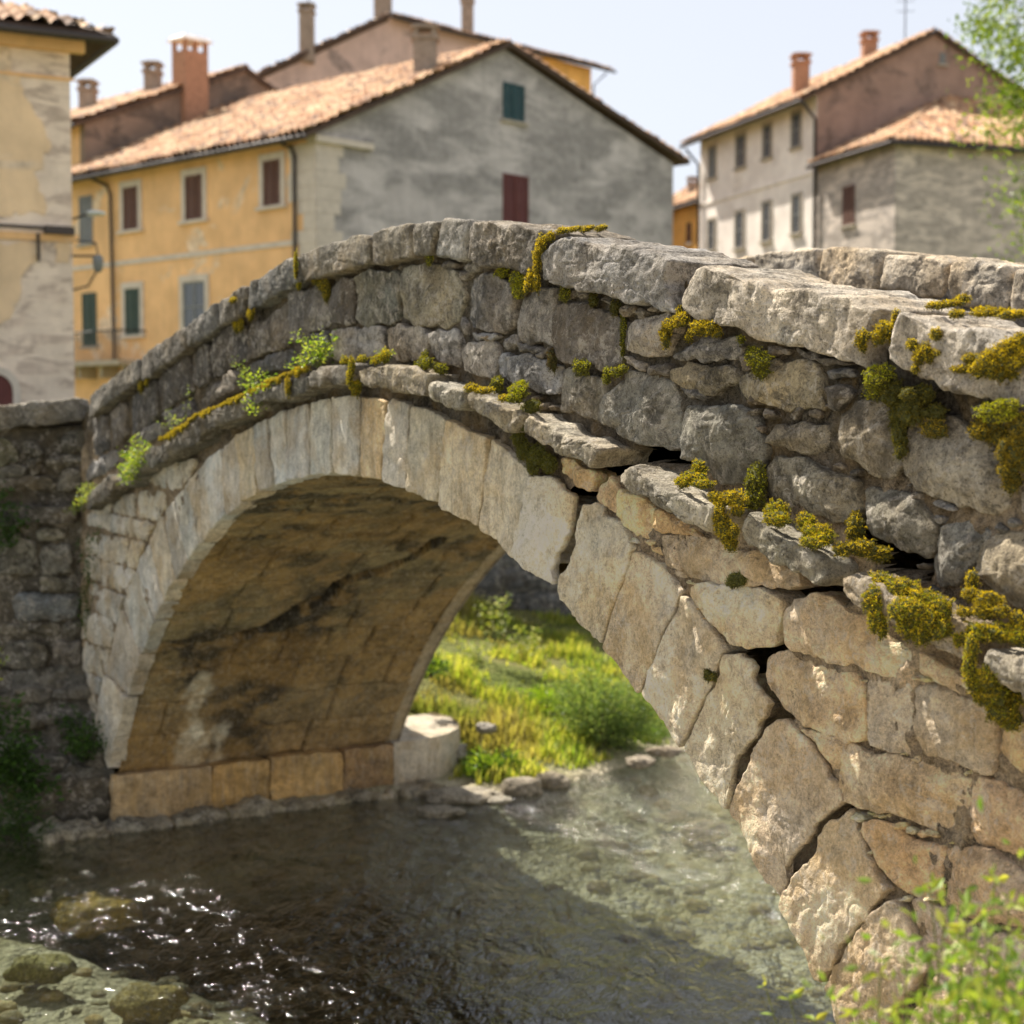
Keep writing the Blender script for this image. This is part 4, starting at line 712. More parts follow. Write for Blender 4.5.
moss([U('G',700,410,45,40,.12), U('G',800,370,80,40,.11), U('G',900,370,90,38,.1), U('G',1000,390,70,45,.1), U('G',760,450,30,60,.15), U('G',745,560,28,80,.15), U('G',770,620,34,50,.14), U('G',830,600,50,50,.14), U('G',860,680,60,60,.12), U('G',900,760,60,70,.09), U('G',950,820,50,50,.07), U('G',800,700,30,40,.12), U('G',960,720,50,70,.07)], MOG+MGR, 'second moss mat curling around the cornice stone at the right frame edge', side=MDK)
moss(ribbon([(162,440),(180,428),(197,416),(222,405),(246,394)], 1.9, .13), MOG, 'long yellow moss ribbon along the left cornice')
moss(ribbon([(250,392),(268,383),(286,375),(302,370)], 2.3, .13)+[ (288,386,3.5,9,.14), (298,371,8,3.5,.12), (306,369,5,3,.12)], MOG, 'orange moss ribbon with a drip between two left cornice stones')
moss([(345,361,6,4,.12), (352,366,4,8,.14), (350,377,4,7,.14), (356,386,7,9,.06), (362,359,7,3,.12), (376,360,8,4,.12), (385,356,6,6,.1)], MOG+MGR, 'yellow moss around the cornice joint above the arch crown')
moss([U('I',640,790,60,28,.08), U('I',720,815,45,26,.06), U('I',640,755,24,30,.03)], MDK+MGR, 'dark green moss wedge behind the cornice right of the arch crown')
moss([(141,387,3.5,5,.03), (147,382,3,4.5,.04)], MOG, 'small orange moss spot under the coping near the left corner'); moss([(236,325,4,6,.03), (241,325,3.5,5.5,.03)], MOG, 'pair of orange moss drops under the coping on the left slope')
moss([(251,314,4.5,6,.04)], MOG, 'single orange moss drop just above the pair on the left slope'); moss([(296,266,2.5,12,.06), (299,286,3,4,.04)], MGR+MOG, 'thin green moss line in a coping joint on the left slope')
moss([(323,285,8,5,.02), (327,293,5,9,.01), (316,280,5,4,.02)], MDK+MOG, 'dark moss under the coping where the left slope begins to flatten'); moss([(430,259,4,6,.03)], MDK+MGR, 'dark moss plug in the coping joint over the crown')
moss([(233,300,6,2.5,.07)], MOG, 'yellow lichen-like moss on top of a left slope coping stone'); moss([U('B',418,510,18,18,.02)], MGR, 'tiny bright green moss dot beneath the big pale coping stone')
moss([U('M',500,100,50,28,.02), U('M',470,120,30,20,.02)], [(.2,.2,.06),(.16,.17,.05)], 'tiny weedy moss tuft in the joint under the crack beside the arch'); moss([U('M',350,590,20,28,.02), U('M',380,600,14,20,.02)], MDK, 'tiny dark tuft in a joint between two arch stones')
# ---- weeds rooted on the bridge
def weed(base, tips, L, cols, label, nl=40, wd=.5, name='wild_plant', cat='plant', group=None, stem=.0025, spread=.02, flow=None, t0=.25):
    mb = MB(); ms = MB(); base = np.asarray(base, float)
    for tp in tips:
        tp = np.asarray(tp, float); mid = base*.45+tp*.55+rng.normal(0, .04, 3)*np.linalg.norm(tp-base)+np.array([0, 0, .12])*np.linalg.norm(tp-base); t = np.linspace(0, 1, 14)[:, None]
        pl = base*(1-t)**2+2*mid*t*(1-t)+tp*t*t; ms.tube(pl, np.linspace(stem, stem*.4, 14), 5, (.16, .18, .05))
        tt = rng.uniform(t0, 1, nl)[:, None]; pts = base*(1-tt)**2+2*mid*tt*(1-tt)+tp*tt*tt+rng.normal(0, spread*.35, (nl, 3)); dr = rng.normal(0, 1, (nl, 3)); dr[:, 2] = np.abs(dr[:, 2])*.6; dr /= np.linalg.norm(dr, axis=1)[:, None]
        leaves(mb, pts+dr*spread*.4, dr, L, wd, colmix(cols, nl), .3, .3)
    if flow is not None: pts = np.array([np.asarray(t_)+rng.normal(0, spread, 3) for t_ in tips for _ in range(8)]); leaves(mb, pts, rng.normal(0, 1, pts.shape), .012, .9, colmix([flow], len(pts)), 0, .5)
    e = empty(name, tuple(base), label, cat, group); mb.build('foliage', M['leaf'], e, False); ms.build('stem', M['leaf'], e); return e
def Pp(px, py, n): s, z = wp(px, py, n); return P(s, n, z)
weed(Pp(137,480,.12), [Pp(x, y, n) for x, y, n in ((118,468,.2),(126,452,.18),(137,440,.15),(148,447,.12),(130,462,.25),(122,480,.2),(143,462,.15),(134,450,.22))], .03, YG+GL, 'bushy yellow-green weed rooted in the cornice at the far left', 90, spread=.06)
weed(Pp(84,512,.1), [Pp(x, y, n) for x, y, n in ((90,484,.15),(82,490,.2),(94,488,.1),(66,514,.15),(78,500,.2))], .028, YG, 'small yellow-flowered weed in the corner where the wing wall meets the bridge', 50, spread=.05)
weed(Pp(253,402,.1), [Pp(x, y, n) for x, y, n in ((240,368,.12),(262,372,.08),(250,385,.15),(272,378,.1),(248,410,.18),(257,416,.18),(236,362,.1),(268,390,.15))], .024, YG+GL, 'feathery pale green weed spilling over the left cornice', 55, spread=.05)
weed(Pp(318,368,.08), [Pp(x, y, n) for x, y, n in ((296,336,.08),(310,345,.1),(324,332,.06),(330,340,.06),(300,358,.12),(318,345,.1),(290,368,.12),(326,355,.05))], .026, YG+GL, 'airy yellow-green weed on the cornice left of the crown', 60, spread=.05)
weed(Pp(182,430,.08), [Pp(x, y, n) for x, y, n in ((168,412,.08),(172,418,.1),(190,390,.05),(160,428,.12))], .022, YG, 'sparse thin weed on the left slope above the moss ribbon', 22, spread=.04)
weed(Pp(385,364,.08), [Pp(x, y, n) for x, y, n in ((388,350,.08),(378,354,.08),(393,352,.06))], .018, YG, 'little grass-like weed above the arch crown', 24, spread=.025)
weed(Pp(86,640,.0), [Pp(x, y, n) for x, y, n in ((80,540,.08),(84,560,.06),(82,590,.06),(85,610,.04),(92,535,.05),(100,530,.03))], .03, DG, 'dark creeper in the corner between bridge and wing wall', 60, spread=.06)
# left bank greenery in the shade
def Pw(px, py, n): a, z = wpw(px, py, n); return PW(a, n, z)
weed(Pw(85,765,.5), [Pw(x, y, .45+.1*k) for k, (x, y) in enumerate(((62,720),(75,712),(90,728),(98,745),(70,742),(84,735)))], .05, DG, 'dark leafy weed on the ledge beside the arch foot', 90, spread=.1)
weed(Pw(12,800,.95), [Pw(x, y, 1.) for x, y in ((-10,720),(10,705),(28,735),(36,770),(20,745),(48,790),(5,760),(-20,760))], .06, DG, 'dense dark shrub hanging over the plinth at the left edge', 150, spread=.13)
weed(Pw(10,790,1.), [Pw(x, y, 1.25) for x, y in ((-10,850),(10,865),(25,872),(38,850),(20,840),(48,835),(0,840),(30,862))], .11, DG, 'dark grass tuft trailing down to the water at the left edge', 60, wd=.12, spread=.06, name='grass_tuft', cat='grass')
weed(Pw(-5,560,.2), [Pw(x, y, .2) for x, y in ((8,490),(18,505),(24,525),(10,540),(-5,500))], .05, DG, 'dark ivy on the upper part of the wing wall at the left edge', 70, spread=.09)
weed(Pw(-12,690,.8), [Pw(x, y, .85) for x, y in ((2,650),(6,658),(-5,665))], .04, YG, 'sunlit pale sprig at the left edge in front of the dark wing wall', 20, spread=.03)
# ================================================================== grassy bank beyond the arch
mb = MB(); n = 90000; bx = rng.uniform(-3.2, 4.6, n); by = rng.uniform(13.9, 20.3, n); qq = np.c_[bx, by]; dd = seg_dist(qq, sh+sh[:1]); iw = inside(qq, sh); nb = (qq-O)@N; keep = (~iw) & (dd > .12) & (nb < -W-.3) & (by < 20+.12*bx)
keep &= np.hypot(*(qq-P(cxs, cn, 0)[:2]).T) > R_+.08
qq = qq[keep]; dd = dd[keep]; gz = ground(qq, dd, np.zeros(len(qq), bool)); q3 = np.c_[qq, 0*dd]; cl = fbm(q3, 1.6, 4, 120); keep = rng.random(len(qq)) < np.clip(.62+cl*1.5-1.3*np.clip(.55-dd, 0, 1), .02, 1); qq, gz, cl, dd = qq[keep], gz[keep], cl[keep], dd[keep]
hgt = (.05+.15*np.clip(cl+.2, 0, 1))*rng.uniform(.4, 1.5, len(qq))*np.clip(.5+dd*.6, .5, 1); ang = rng.uniform(0, 6.28, len(qq)); ln = rng.uniform(.1, .6, len(qq))*hgt; wd = rng.uniform(.006, .012, len(qq)); ca, sa = np.cos(ang), np.sin(ang); z0 = np.zeros_like(ca)
b0 = np.c_[qq, gz]; sd_ = np.c_[-sa*wd, ca*wd, z0]; lean = np.c_[ca*ln, sa*ln, z0]; up = np.c_[z0, z0, hgt]
V = np.stack([b0-sd_, b0+sd_, b0+up*.6+lean*.35+sd_*.7, b0+up*.6+lean*.35-sd_*.7, b0+up+lean], 1).reshape(-1, 3); i = np.arange(len(qq))*5
gc = colmix([(.33, .38, .07), (.41, .42, .09), (.24, .33, .05), (.46, .44, .14)], len(qq), .25)*(1+.35*np.clip(fbm(np.c_[qq, z0], .8, 3, 130), -1, 1))[:, None]; dry = np.clip(fbm(np.c_[qq, z0], 1.3, 4, 131)*2.2-.25, 0, .75)[:, None]; gc = gc*(1-dry)+np.array((.34, .28, .12))*dry; dk_ = np.clip(fbm(np.c_[qq, z0], 2.1, 4, 133)*2.-.5, 0, .5)[:, None]; gc = gc*(1-dk_)+np.array((.12, .22, .04))*dk_; gc = np.repeat(gc, 5, 0)
mb.add(V, np.c_[i, i+1, i+2, i+3], gc); mb.add(V, np.c_[i+3, i+2, i+4], gc); thing_mesh(mb, 'meadow_grass', M['grass'], 'bright sunlit yellow-green grass covering the far river bank', 'grass', kind='stuff', smooth=False)
def bush(c, r, n, L, cols, label, wd=.3, name='shrub', stems=14, cat='shrub', group=None):
    mb = MB(); ms = MB(); c = np.asarray(c, float); r = np.asarray(r, float); base = c-np.array([0, 0, r[2]*.9])
    ctr = [];
    for k in range(stems):
        d_ = rng.normal(0, 1, 3); d_[2] = rng.uniform(-.7, 1.); d_ /= np.linalg.norm(d_); tp = c+d_*r*rng.uniform(.65, 1.05); ctr.append(tp); t = np.linspace(0, 1, 8)[:, None]; ms.tube(base*(1-t)+tp*t+np.array([0, 0, .1])*r[2]*t*(1-t), np.linspace(.01, .003, 8), 5, (.12, .1, .06))
    ctr = np.array(ctr); k = rng.integers(0, stems, n); pts = base+(ctr[k]-base)*rng.uniform(.45, 1.05, (n, 1))+rng.normal(0, .2, (n, 3))*r; dr = pts-base; dr /= np.linalg.norm(dr, axis=1)[:, None]
    leaves(mb, pts, dr, L, wd, colmix(cols, n), .1, .8)
    e = empty(name, tuple(base), label, cat, group); mb.build('foliage', M['leaf'], e, False); ms.build('branch', M['bark'], e); return e
bush(at(602,708,15.6), (.52,.4,.42), 14000, .055, [(.16,.24,.07),(.22,.30,.10),(.10,.17,.05),(.3,.36,.14)], 'rounded soft grey-green shrub at the water edge beyond the arch', .22, stems=30)
bush(at(650,730,16.2), (.2,.3,.26), 2500, .05, [(.12,.2,.05),(.18,.26,.08)], 'smaller dark shrub half hidden behind the arch stones at the water edge', .25, stems=14)
bush(at(497,765,14.5), (.2,.18,.14), 1600, .08, GL+DG, 'low leafy green clump beside the boulders', .2, stems=12)
bush(at(432,668,15.4), (.16,.2,.1), 800, .06, DG+GL, 'dark green weed patch by the far springing of the arch', .3, stems=10)
bush(at(560,700,16.5), (.35,.3,.2), 2200, .09, [(.2,.32,.03),(.26,.36,.04)], 'tall vivid grass clump left of the rounded shrub', .12, stems=16, name='grass_clump', cat='grass')
for k, (x, y, h_, lb) in enumerate([(497,628,.55,'tall yellow-green flowering weed standing highest on the bank'), (470,655,.4,'whitish flowering weed left of the tallest weed'), (525,640,.4,'thin flowering weed right of the tallest weed'), (455,690,.3,'pale seeding weed low on the left of the bank')]):
    b_ = np.array(at(x, y+22, 17.5)); weed(b_, [b_+np.array([rng.normal(0, .12), rng.normal(0, .1), h_*rng.uniform(.7, 1.1)]) for _ in range(5)], .05, YG+[(.5,.52,.35)], lb, 40, spread=.06, flow=(.6,.6,.45), group='flowering weeds on the grassy bank')
# retaining wall behind the bank
mb = MB(); aa = np.arange(-9, 16, .05); zz = np.arange(.3, 3.0, .05); S, Z = np.meshgrid(aa, zz, indexing='ij'); q = np.stack([S, Z, 0*S], -1); row = np.floor(Z/.28); fx = (S+row*.31+.05*fbm(q, 1, 2, 5)) % .55; jn = (fx < .05) | ((Z+.03*fbm(q, 1.5, 2, 6)) % .28 < .04)
hc = _h(np.floor((S+row*.31)/.55).astype(int), row.astype(int), 0*row.astype(int), 4); Yw = 20.15+.12*S-np.where(jn, 0, .05)-.03*fbm(q, 6, 3, 7)
mb.grid(np.stack([S, Yw, Z], -1), np.array((.17, .17, .17))*(1+.35*hc[..., None])); mb.grid(np.stack([np.stack([aa, 20.05+.12*aa, 0*aa+2.98], -1), np.stack([aa, 20.6+.12*aa, 0*aa+2.98], -1)]), (.3, .29, .27), flip=True)
thing_mesh(mb, 'retaining_wall', M['upper'], 'grey stone retaining wall behind the grassy bank, seen through the arch', 'wall')
# foreground shrub at the foot of the near pier
def fshrub():
    base = P(10.15, 1.05, .35); mb = MB(); ms = MB(); lf = []
    tips = [(930,893,3.5),(968,905,3.4),(905,940,3.5),(945,925,3.3),(985,930,3.2),(1010,900,3.5),(1030,940,3.1),(880,975,3.4),(920,965,3.2),(960,965,3.1),(1000,965,3.),(1040,975,3.),(860,1010,3.3),(900,1005,3.1),(940,1005,3.),(980,1000,2.9),(1020,1010,2.9),(840,1030,3.3),(960,1040,2.9),(1060,920,3.3),
            (765,985,3.9),(790,1000,3.8),(815,1020,3.7),(835,1000,3.6),(1000,1050,2.8),(900,1050,3.),(1060,1050,2.8),(995,880,3.6)]
    for tx, ty, dd in tips:
        tp = np.array(at(tx, ty, dd)); mid = (base*.4+tp*.6)+np.array([rng.normal(0, .06), rng.normal(0, .06), .02]); t = np.linspace(0, 1, 20)[:, None]; pl = base*(1-t)**2+2*mid*t*(1-t)+tp*t*t
        ms.tube(pl, np.linspace(.006, .0015, 20), 6, (.2, .22, .06)); k = 26; tt = np.sort(rng.uniform(.45, 1.0, k)); tt[-3:] = 1.; tt = tt[:, None]
        pts = base*(1-tt)**2+2*mid*tt*(1-tt)+tp*tt*tt; tg = tp-mid; tg /= np.linalg.norm(tg); ph = np.arange(k)*2.4+rng.uniform(0, 6); a = np.cross(tg, (0, 0, 1.)+rng.normal(0, .1, 3)); a /= np.linalg.norm(a)+1e-9; b = np.cross(tg, a)
        dr = tg*.55+np.cos(ph)[:, None]*a+np.sin(ph)[:, None]*b; leaves(mb, pts, dr, .043, .44, colmix([(.24,.31,.05),(.30,.34,.06),(.19,.28,.04),(.36,.37,.08)], k), .15, .22)
    k = 1700; c = np.array(at(1015, 1015, 3.05)); pts = c+rng.normal(0, 1, (k, 3))*np.array([.13, .16, .14])-np.array([0, 0, .10]); leaves(mb, pts, rng.normal(0, 1, (k, 3))+np.array([0, 0, .5]), .034, .42, colmix([(.19,.28,.05),(.26,.32,.06),(.13,.22,.04)], k), .2, .5)
    e = empty('leafy_shrub', tuple(base), 'out of focus yellow-green leafy shrub in the lower right corner before the arch foot', 'shrub'); mb.build('foliage', M['leaf'], e, False); ms.build('stem', M['leaf'], e)
fshrub()
# tree on the far shore reaching in at the right edge
def tree(x, y, z0, hh_, cr_, label, n=14000, leafL=.11):
    mb = MB(); ms = MB(); base = np.array([x, y, z0]); top = base+np.array([.3, 0, hh_]); t = np.linspace(0, 1, 12)[:, None]; ms.tube(base*(1-t)+top*t+np.c_[.15*np.sin(t*5), .1*np.cos(t*4), 0*t], np.linspace(.2, .05, 12), 10, (.1, .08, .06))
    ctr = []; cc = base+np.array([0, 0, hh_*.72])
    for k in range(75):
        d_ = rng.normal(0, 1, 3); d_ /= np.linalg.norm(d_); tp = cc+d_*np.array(cr_)*rng.uniform(.5, 1.08); st = base+np.array([.1, 0, hh_*rng.uniform(.3, .8)]); t = np.linspace(0, 1, 9)[:, None]; pl = st*(1-t)+tp*t+np.array([0, 0, .5])*t*(1-t); ms.tube(pl, np.linspace(.05, .01, 9), 5, (.1, .08, .06)); ctr.append(tp)
        for j in range(3): tp2 = tp+rng.normal(0, .45, 3); ctr.append(tp2); ms.tube(np.array([pl[5], (pl[5]+tp2)/2, tp2]), [.015, .01, .005], 4, (.1, .08, .06))
    ctr = np.array(ctr); k = rng.integers(0, len(ctr), n); rad = rng.uniform(.18, .42, len(ctr)); pts = ctr[k]+rng.normal(0, 1, (n, 3))*rad[k][:, None]*np.array([1, 1, .7]); leaves(mb, pts, rng.normal(0, 1, (n, 3)), leafL, .5, colmix([(.13,.20,.03),(.19,.27,.04),(.25,.31,.05),(.09,.15,.02)], n), .4, .4)
    e = empty('broadleaf_tree', tuple(base), label, 'tree'); mb.build('crown', M['leaf'], e, False); ms.build('trunk', M['bark'], e)
tree(11.35, 27.5, 2.3, 10.2, (3.1, 3., 3.9), 'green broadleaf tree whose sunlit leaves reach in at the right edge', 42000)
# ================================================================== the town
class Face:
    def __init__(s, o, d, out): s.o = np.array(o, float); d = np.array(d, float); s.d = d/np.linalg.norm(d); out = np.array(out, float); out = out-(out@s.d)*s.d; s.n = out/np.linalg.norm(out)
    def pt(s, u, z, n=0.): return np.array([*(s.o+u*s.d+n*s.n), z])
    def hit(s, px, py, n=0.):
        r = ray(px, py); Q = s.o+n*s.n; t = (s.n@Q)/(s.n@r[:2]); p = r*t; return float((p[:2]-s.o)@s.d), float(p[2]+H)
    def panel(s, mb, u0, z0, u1, z1, n0, n1, col=(1, 1, 1), mi=0): mb.box(s.pt(u0, z0, n0), s.pt(u1, z0, n0)-s.pt(u0, z0, n0), (0, 0, z1-z0), s.pt(u0, z0, n1)-s.pt(u0, z0, n0), col, mi)
def prism(mb, face, pts, n0, n1, col=(1, 1, 1)):      # closed block from an outline on a face
    a = [face.pt(u, z, n0) for u, z in pts]; b = [face.pt(u, z, n1) for u, z in pts]; k = len(pts)
    ar = sum(pts[i][0]*pts[(i+1) % k][1]-pts[(i+1) % k][0]*pts[i][1] for i in range(k))
    for i in range(k): j = (i+1) % k; mb.add([a[i], a[j], b[j], b[i]], [(0, 1, 2, 3)], col)
    mb.add(a, [tuple(range(k))], col); mb.add(b, [tuple(range(k))[::-1]], col)
WM = dict(white=plain('limewash_trim', (.62, .55, .47), .9, vary=.12), stone=plain('sill_stone', (.42, .37, .3), .9, vary=.15), brown=plain('brown_shutter_paint', (.13, .065, .045), .6, vary=.15), green=plain('green_shutter_paint', (.055, .085, .065), .6, vary=.15), teal=plain('teal_shutter_paint', (.03, .075, .085), .6, vary=.15),
          maroon=plain('maroon_shutter_paint', (.13, .04, .035), .6, vary=.15), greyp=plain('grey_shutter_paint', (.22, .23, .23), .6, vary=.15), wood=plain('eave_wood', (.09, .06, .045), .9, vary=.3), gutter=plain('gutter_metal', (.07, .06, .055), .5, .6), brick=plain('chimney_brick', (.40, .22, .14), .9, vary=.25, vs=9),
          chim=plain('chimney_render', (.30, .245, .2), .9, vary=.25, vs=5), iron=plain('painted_iron', (.05, .05, .05), .5, .4), glass=None, lamp=plain('lamp_enamel', (.6, .62, .6), .4))
m, nt = newmat('window_glass'); T = NT(nt); b = T.n('ShaderNodeBsdfPrincipled', i_Roughness=.08); b.inputs['Base Color'].default_value = (.06, .07, .08, 1); b.inputs['Specular IOR Level'].default_value = .8; T.out(b.outputs[0]); WM['glass'] = m
def window(face, rect, root, style='brown', trim='white', tw=.12, label=None):
    x0, y0, x1, y1 = rect; ym = (y0+y1)/2; xm = (x0+x1)/2; u0 = face.hit(x0, ym)[0]; u1 = face.hit(x1, ym)[0]; u0, u1 = min(u0, u1), max(u0, u1); z1 = face.hit(xm, y0)[1]; z0 = face.hit(xm, y1)[1]
    mb = MB()
    if trim:
        face.panel(mb, u0-tw, z0, u0, z1, -.02, .05); face.panel(mb, u1, z0, u1+tw, z1, -.02, .05); face.panel(mb, u0-tw, z1, u1+tw, z1+tw*1.1, -.02, .052); face.panel(mb, u0-tw*1.5, z0-.09, u1+tw*1.5, z0-.002, -.02, .12)
    else: face.panel(mb, u0-.1, z0-.09, u1+.1, z0-.002, -.02, .10)
    w = mb.build('window', WM[trim or 'stone'], root, False)
    if label: w['label'] = label
    um = (u0+u1)/2
    if style == 'glass':
        g_ = MB(); face.panel(g_, u0, z0, u1, z1, -.02, .012); g_.build('pane', WM['glass'], w, False); fr_ = MB()
        for a_, b_, c_, d_ in ((u0, z0, u0+.06, z1), (u1-.06, z0, u1, z1), (um-.03, z0, um+.03, z1), (u0+.06, z1-.06, um-.03, z1), (um+.03, z1-.06, u1-.06, z1), (u0+.06, (z0+z1)/2-.02, um-.03, (z0+z1)/2+.02), (um+.03, (z0+z1)/2-.02, u1-.06, (z0+z1)/2+.02)): face.panel(fr_, a_, b_, c_, d_, .013, .03)
        fr_.build('frame', WM['greyp'], w, False)
    else:
        for a_, b_ in ((u0+.01, um-.006), (um+.006, u1-.01)):
            s_ = MB(); face.panel(s_, a_, z0, a_+.05, z1, -.02, .04); face.panel(s_, b_-.05, z0, b_, z1, -.02, .04); face.panel(s_, a_+.05, z0, b_-.05, z0+.06, -.02, .039); face.panel(s_, a_+.05, z1-.06, b_-.05, z1, -.02, .039); k = max(4, int((z1-z0)/.07)); dz = (z1-z0-.12)/k
            for j in range(k):
                zz_ = z0+.06+j*dz; A_, B_, C_, D_ = face.pt(a_+.05, zz_, .028), face.pt(b_-.05, zz_, .028), face.pt(b_-.05, zz_+dz, .008), face.pt(a_+.05, zz_+dz, .008); s_.add([A_, B_, C_, D_], [(0, 1, 2, 3)])
            s_.build('shutter', WM[style], w, False)
    return w
TC = [(.40,.215,.105), (.46,.275,.15), (.32,.165,.085), (.54,.37,.22), (.17,.10,.065), (.43,.25,.14)]
def tiled(root, poly, name='roof', fall=None, tone=1., gut=True, label=None):
    """poly: 3-D corners, first edge is the eave"""
    poly = [np.asarray(p_, float) for p_ in poly]; U_ = poly[1]-poly[0]; lu = np.linalg.norm(U_); U_ = U_/lu; nr = np.cross(U_, poly[-1]-poly[0]); nr /= np.linalg.norm(nr)
    if nr[2] < 0: nr = -nr
    V_ = np.cross(nr, U_); V_ = V_ if V_@(poly[-1]-poly[0]) > 0 else -V_; p2 = np.array([((p_-poly[0])@U_, (p_-poly[0])@V_) for p_ in poly]); lo = p2.min(0); hi = p2.max(0)
    us = np.arange(lo[0], hi[0]+.05, .055); vs_ = np.arange(lo[1], hi[1]+.08, .09); A_, B_ = np.meshgrid(us, vs_, indexing='ij'); q = np.c_[A_.ravel(), B_.ravel()]; ms_ = inside(q, p2+np.sign(p2-p2.mean(0))*.02).reshape(A_.shape)
    q3_ = np.stack([A_, B_, 0*A_], -1); row = np.floor(B_/.42); off = np.abs(np.sin(math.pi*(A_+.02*fbm(q3_, 1, 2, 3))/.26))*.11-((B_/.42) % 1)*.08+.03*fbm(q3_, 1.2, 3, 4)+.015*_h(np.floor(A_/.26).astype(int), row.astype(int), 0*row.astype(int), 2)
    hs = _h(np.floor(A_/.26).astype(int), row.astype(int), 0*row.astype(int), 6); ci = ((hs+1)*.5*len(TC)*.999).astype(int); col = np.array(TC)[ci]*tone*(1+.12*fbm(q3_, .8, 4, 9)[..., None])
    mb = MB(); mb.grid(poly[0]+A_[..., None]*U_+B_[..., None]*V_+off[..., None]*nr, col, ms_); k = len(poly); a = [p_-.03*nr for p_ in poly]; b = [p_-.16*nr for p_ in poly]
    r_ = mb.build(name, M['tiles'], root)
    if label: r_['label'] = label
    mb = MB(); 
    for i in range(k): j = (i+1) % k; mb.add([a[i], a[j], b[j], b[i]], [(0, 1, 2, 3)])
    c = np.mean(b, 0); mb.add(b+[c], [(i, (i+1) % k, k) for i in range(k)]); c = np.mean(a, 0); mb.add(a+[c], [(i, (i+1) % k, k) for i in range(k)]); mb.build('eave', WM['wood'], r_, False)
    if gut: mb = MB(); mb.tube([poly[0]-.12*nr-.06*V_, poly[1]-.12*nr-.06*V_], .075, 8); mb.build('gutter', WM['gutter'], r_)
def chimney(root, px, ytop, ybot, wpx, depth, mat='chim', caps=True, sink=.8, name='chimney'):
    a = np.array(at(px-wpx/2, ybot, depth)); b = np.array(at(px+wpx/2, ybot, depth)); t = at(px, ytop, depth)[2]; w = b[0]-a[0]; mb = MB(); z0 = a[2]-sink; cap = .14
    mb.box((a[0], depth-w/2, z0), (w, 0, 0), (0, w, 0), (0, 0, t-z0-.45)); mb.box((a[0]-.06, depth-w/2-.06, t-.45), (w+.12, 0, 0), (0, w+.12, 0), (0, 0, .10))
    for dx in (0, w-.14):
        for dy in (0, w-.14): mb.box((a[0]+dx, depth-w/2+dy, t-.35), (.14, 0, 0), (0, .14, 0), (0, 0, .2))
    mb.box((a[0]-.08, depth-w/2-.08, t-.15), (w+.16, 0, 0), (0, w+.16, 0), (0, 0, .07)); mb.box((a[0]+.05, depth-w/2+.05, t-.08), (w-.1, 0, 0), (0, w-.1, 0), (0, 0, .06)); return mb.build(name, WM[mat], root, False)
def pipe(root, pts, r=.05, name='downpipe', mat='gutter'): mb = MB(); mb.tube(pts, r, 8); return mb.build(name, WM[mat], root)
BZ = 2.5
# ---- long ochre house with the grey gable
fd = np.array([-.729, .685]); gd = np.array([.685, .729]); CB = np.array([-5.09, 42.]); Fa = Face(CB, fd, -gd); Ga = Face(CB, gd, -fd)
M['ochre'] = plaster('ochre_render', (.86, .54, .27), (.80, .62, .44), .6, .5, .12, streak=.15); M['greyr'] = plaster('grey_worn_render', (.58, .54, .525), (.36, .34, .33), .52, .5, .3, brick=True, streak=.3, zs=2.8, soft=.09, zup=(7., 12.))
hB = empty('ochre_house', (CB[0], CB[1], BZ), 'long ochre rendered house with brown shutters and a weathered grey gable end', 'house')
ez = Fa.hit(318, 129)[1]; ap = Ga.hit(505, 46); re_ = Ga.hit(678, 160); Wd = Ga.hit(673, 200)[0]; LB = 12.6
mb = MB(); pts = [(0, BZ), (Wd, BZ), (Wd, re_[1]-.15), (ap[0], ap[1]-.1), (0, ez)]; prism(mb, Ga, pts, 0, -.35); mb.build('gable_wall', M['greyr'], hB, False)
mb = MB(); Fa.panel(mb, .352, BZ, LB, ez-.02, -.35, 0); mb.build('front_wall', M['ochre'], hB, False)
mb = MB(); Fa.panel(mb, 0, BZ, .352, ez, -.0, .012)
k = BZ; 
while k < ez-.4: h_ = random.uniform(.3, .45); Fa.panel(mb, 0.004, k, random.uniform(.5, 1.15), k+h_, .0, .028); Ga.panel(mb, 0.004, k, random.uniform(.5, 1.3), k+h_, .0, .02); k += h_+.01
mb.build('corner_quoins', WM['white'], hB, False)
mb = MB(); Ga.panel(mb, -.1, ez-.32, 1.9, ez-.15, .0, .16); Fa.panel(mb, .0, Fa.hit(316, 240)[1]-.07, LB, Fa.hit(316, 240)[1]+.07, .0, .035); mb.build('string_course', WM['white'], hB, False)
ov = .55; R3 = Ga.pt(ap[0], ap[1]+.0, .25); sl = (ap[1]-ez)/ap[0]
e0 = Ga.pt(-ov, ez-ov*sl+.12, .25); e1 = Fa.pt(LB, ez-ov*sl+.12, ov); r1 = np.array([*(CB+fd*LB+gd*ap[0]), ap[1]+.12]); r0 = Ga.pt(ap[0], ap[1]+.12, .25)
tiled(hB, [e1, e0, r0, r1], label='broad sunlit terracotta front slope')
sl2 = (ap[1]-re_[1])/(re_[0]-ap[0]); w2 = re_[0]+.35; b0 = Ga.pt(w2, ap[1]+.12-sl2*(w2-ap[0]), .25); b1 = b0+np.array([*fd, 0])*(LB+.25); tiled(hB, [b0, b1, r1, r0], gut=False)
for rc, st in [((124,187,139,230),'brown'),((186,175,203.5,220),'brown'),((264,160,281.5,206),'brown'),((126,288.5,141,335),'green'),((184,281.5,206,332),'glass')]: window(Fa, rc, hB, st, 'white', .17)
window(Fa, (80,196,93,244), hB, 'greyp', None); window(Fa, (83,293,97,346), hB, 'green', None)
window(Ga, (502.5,84,524,121), hB, 'teal', None, label='teal attic shutters'); window(Ga, (502.5,175,528,228), hB, 'maroon', None, label='maroon shutters')
def fp(f, px, py, n=.1): return f.pt(*f.hit(px, py), n)
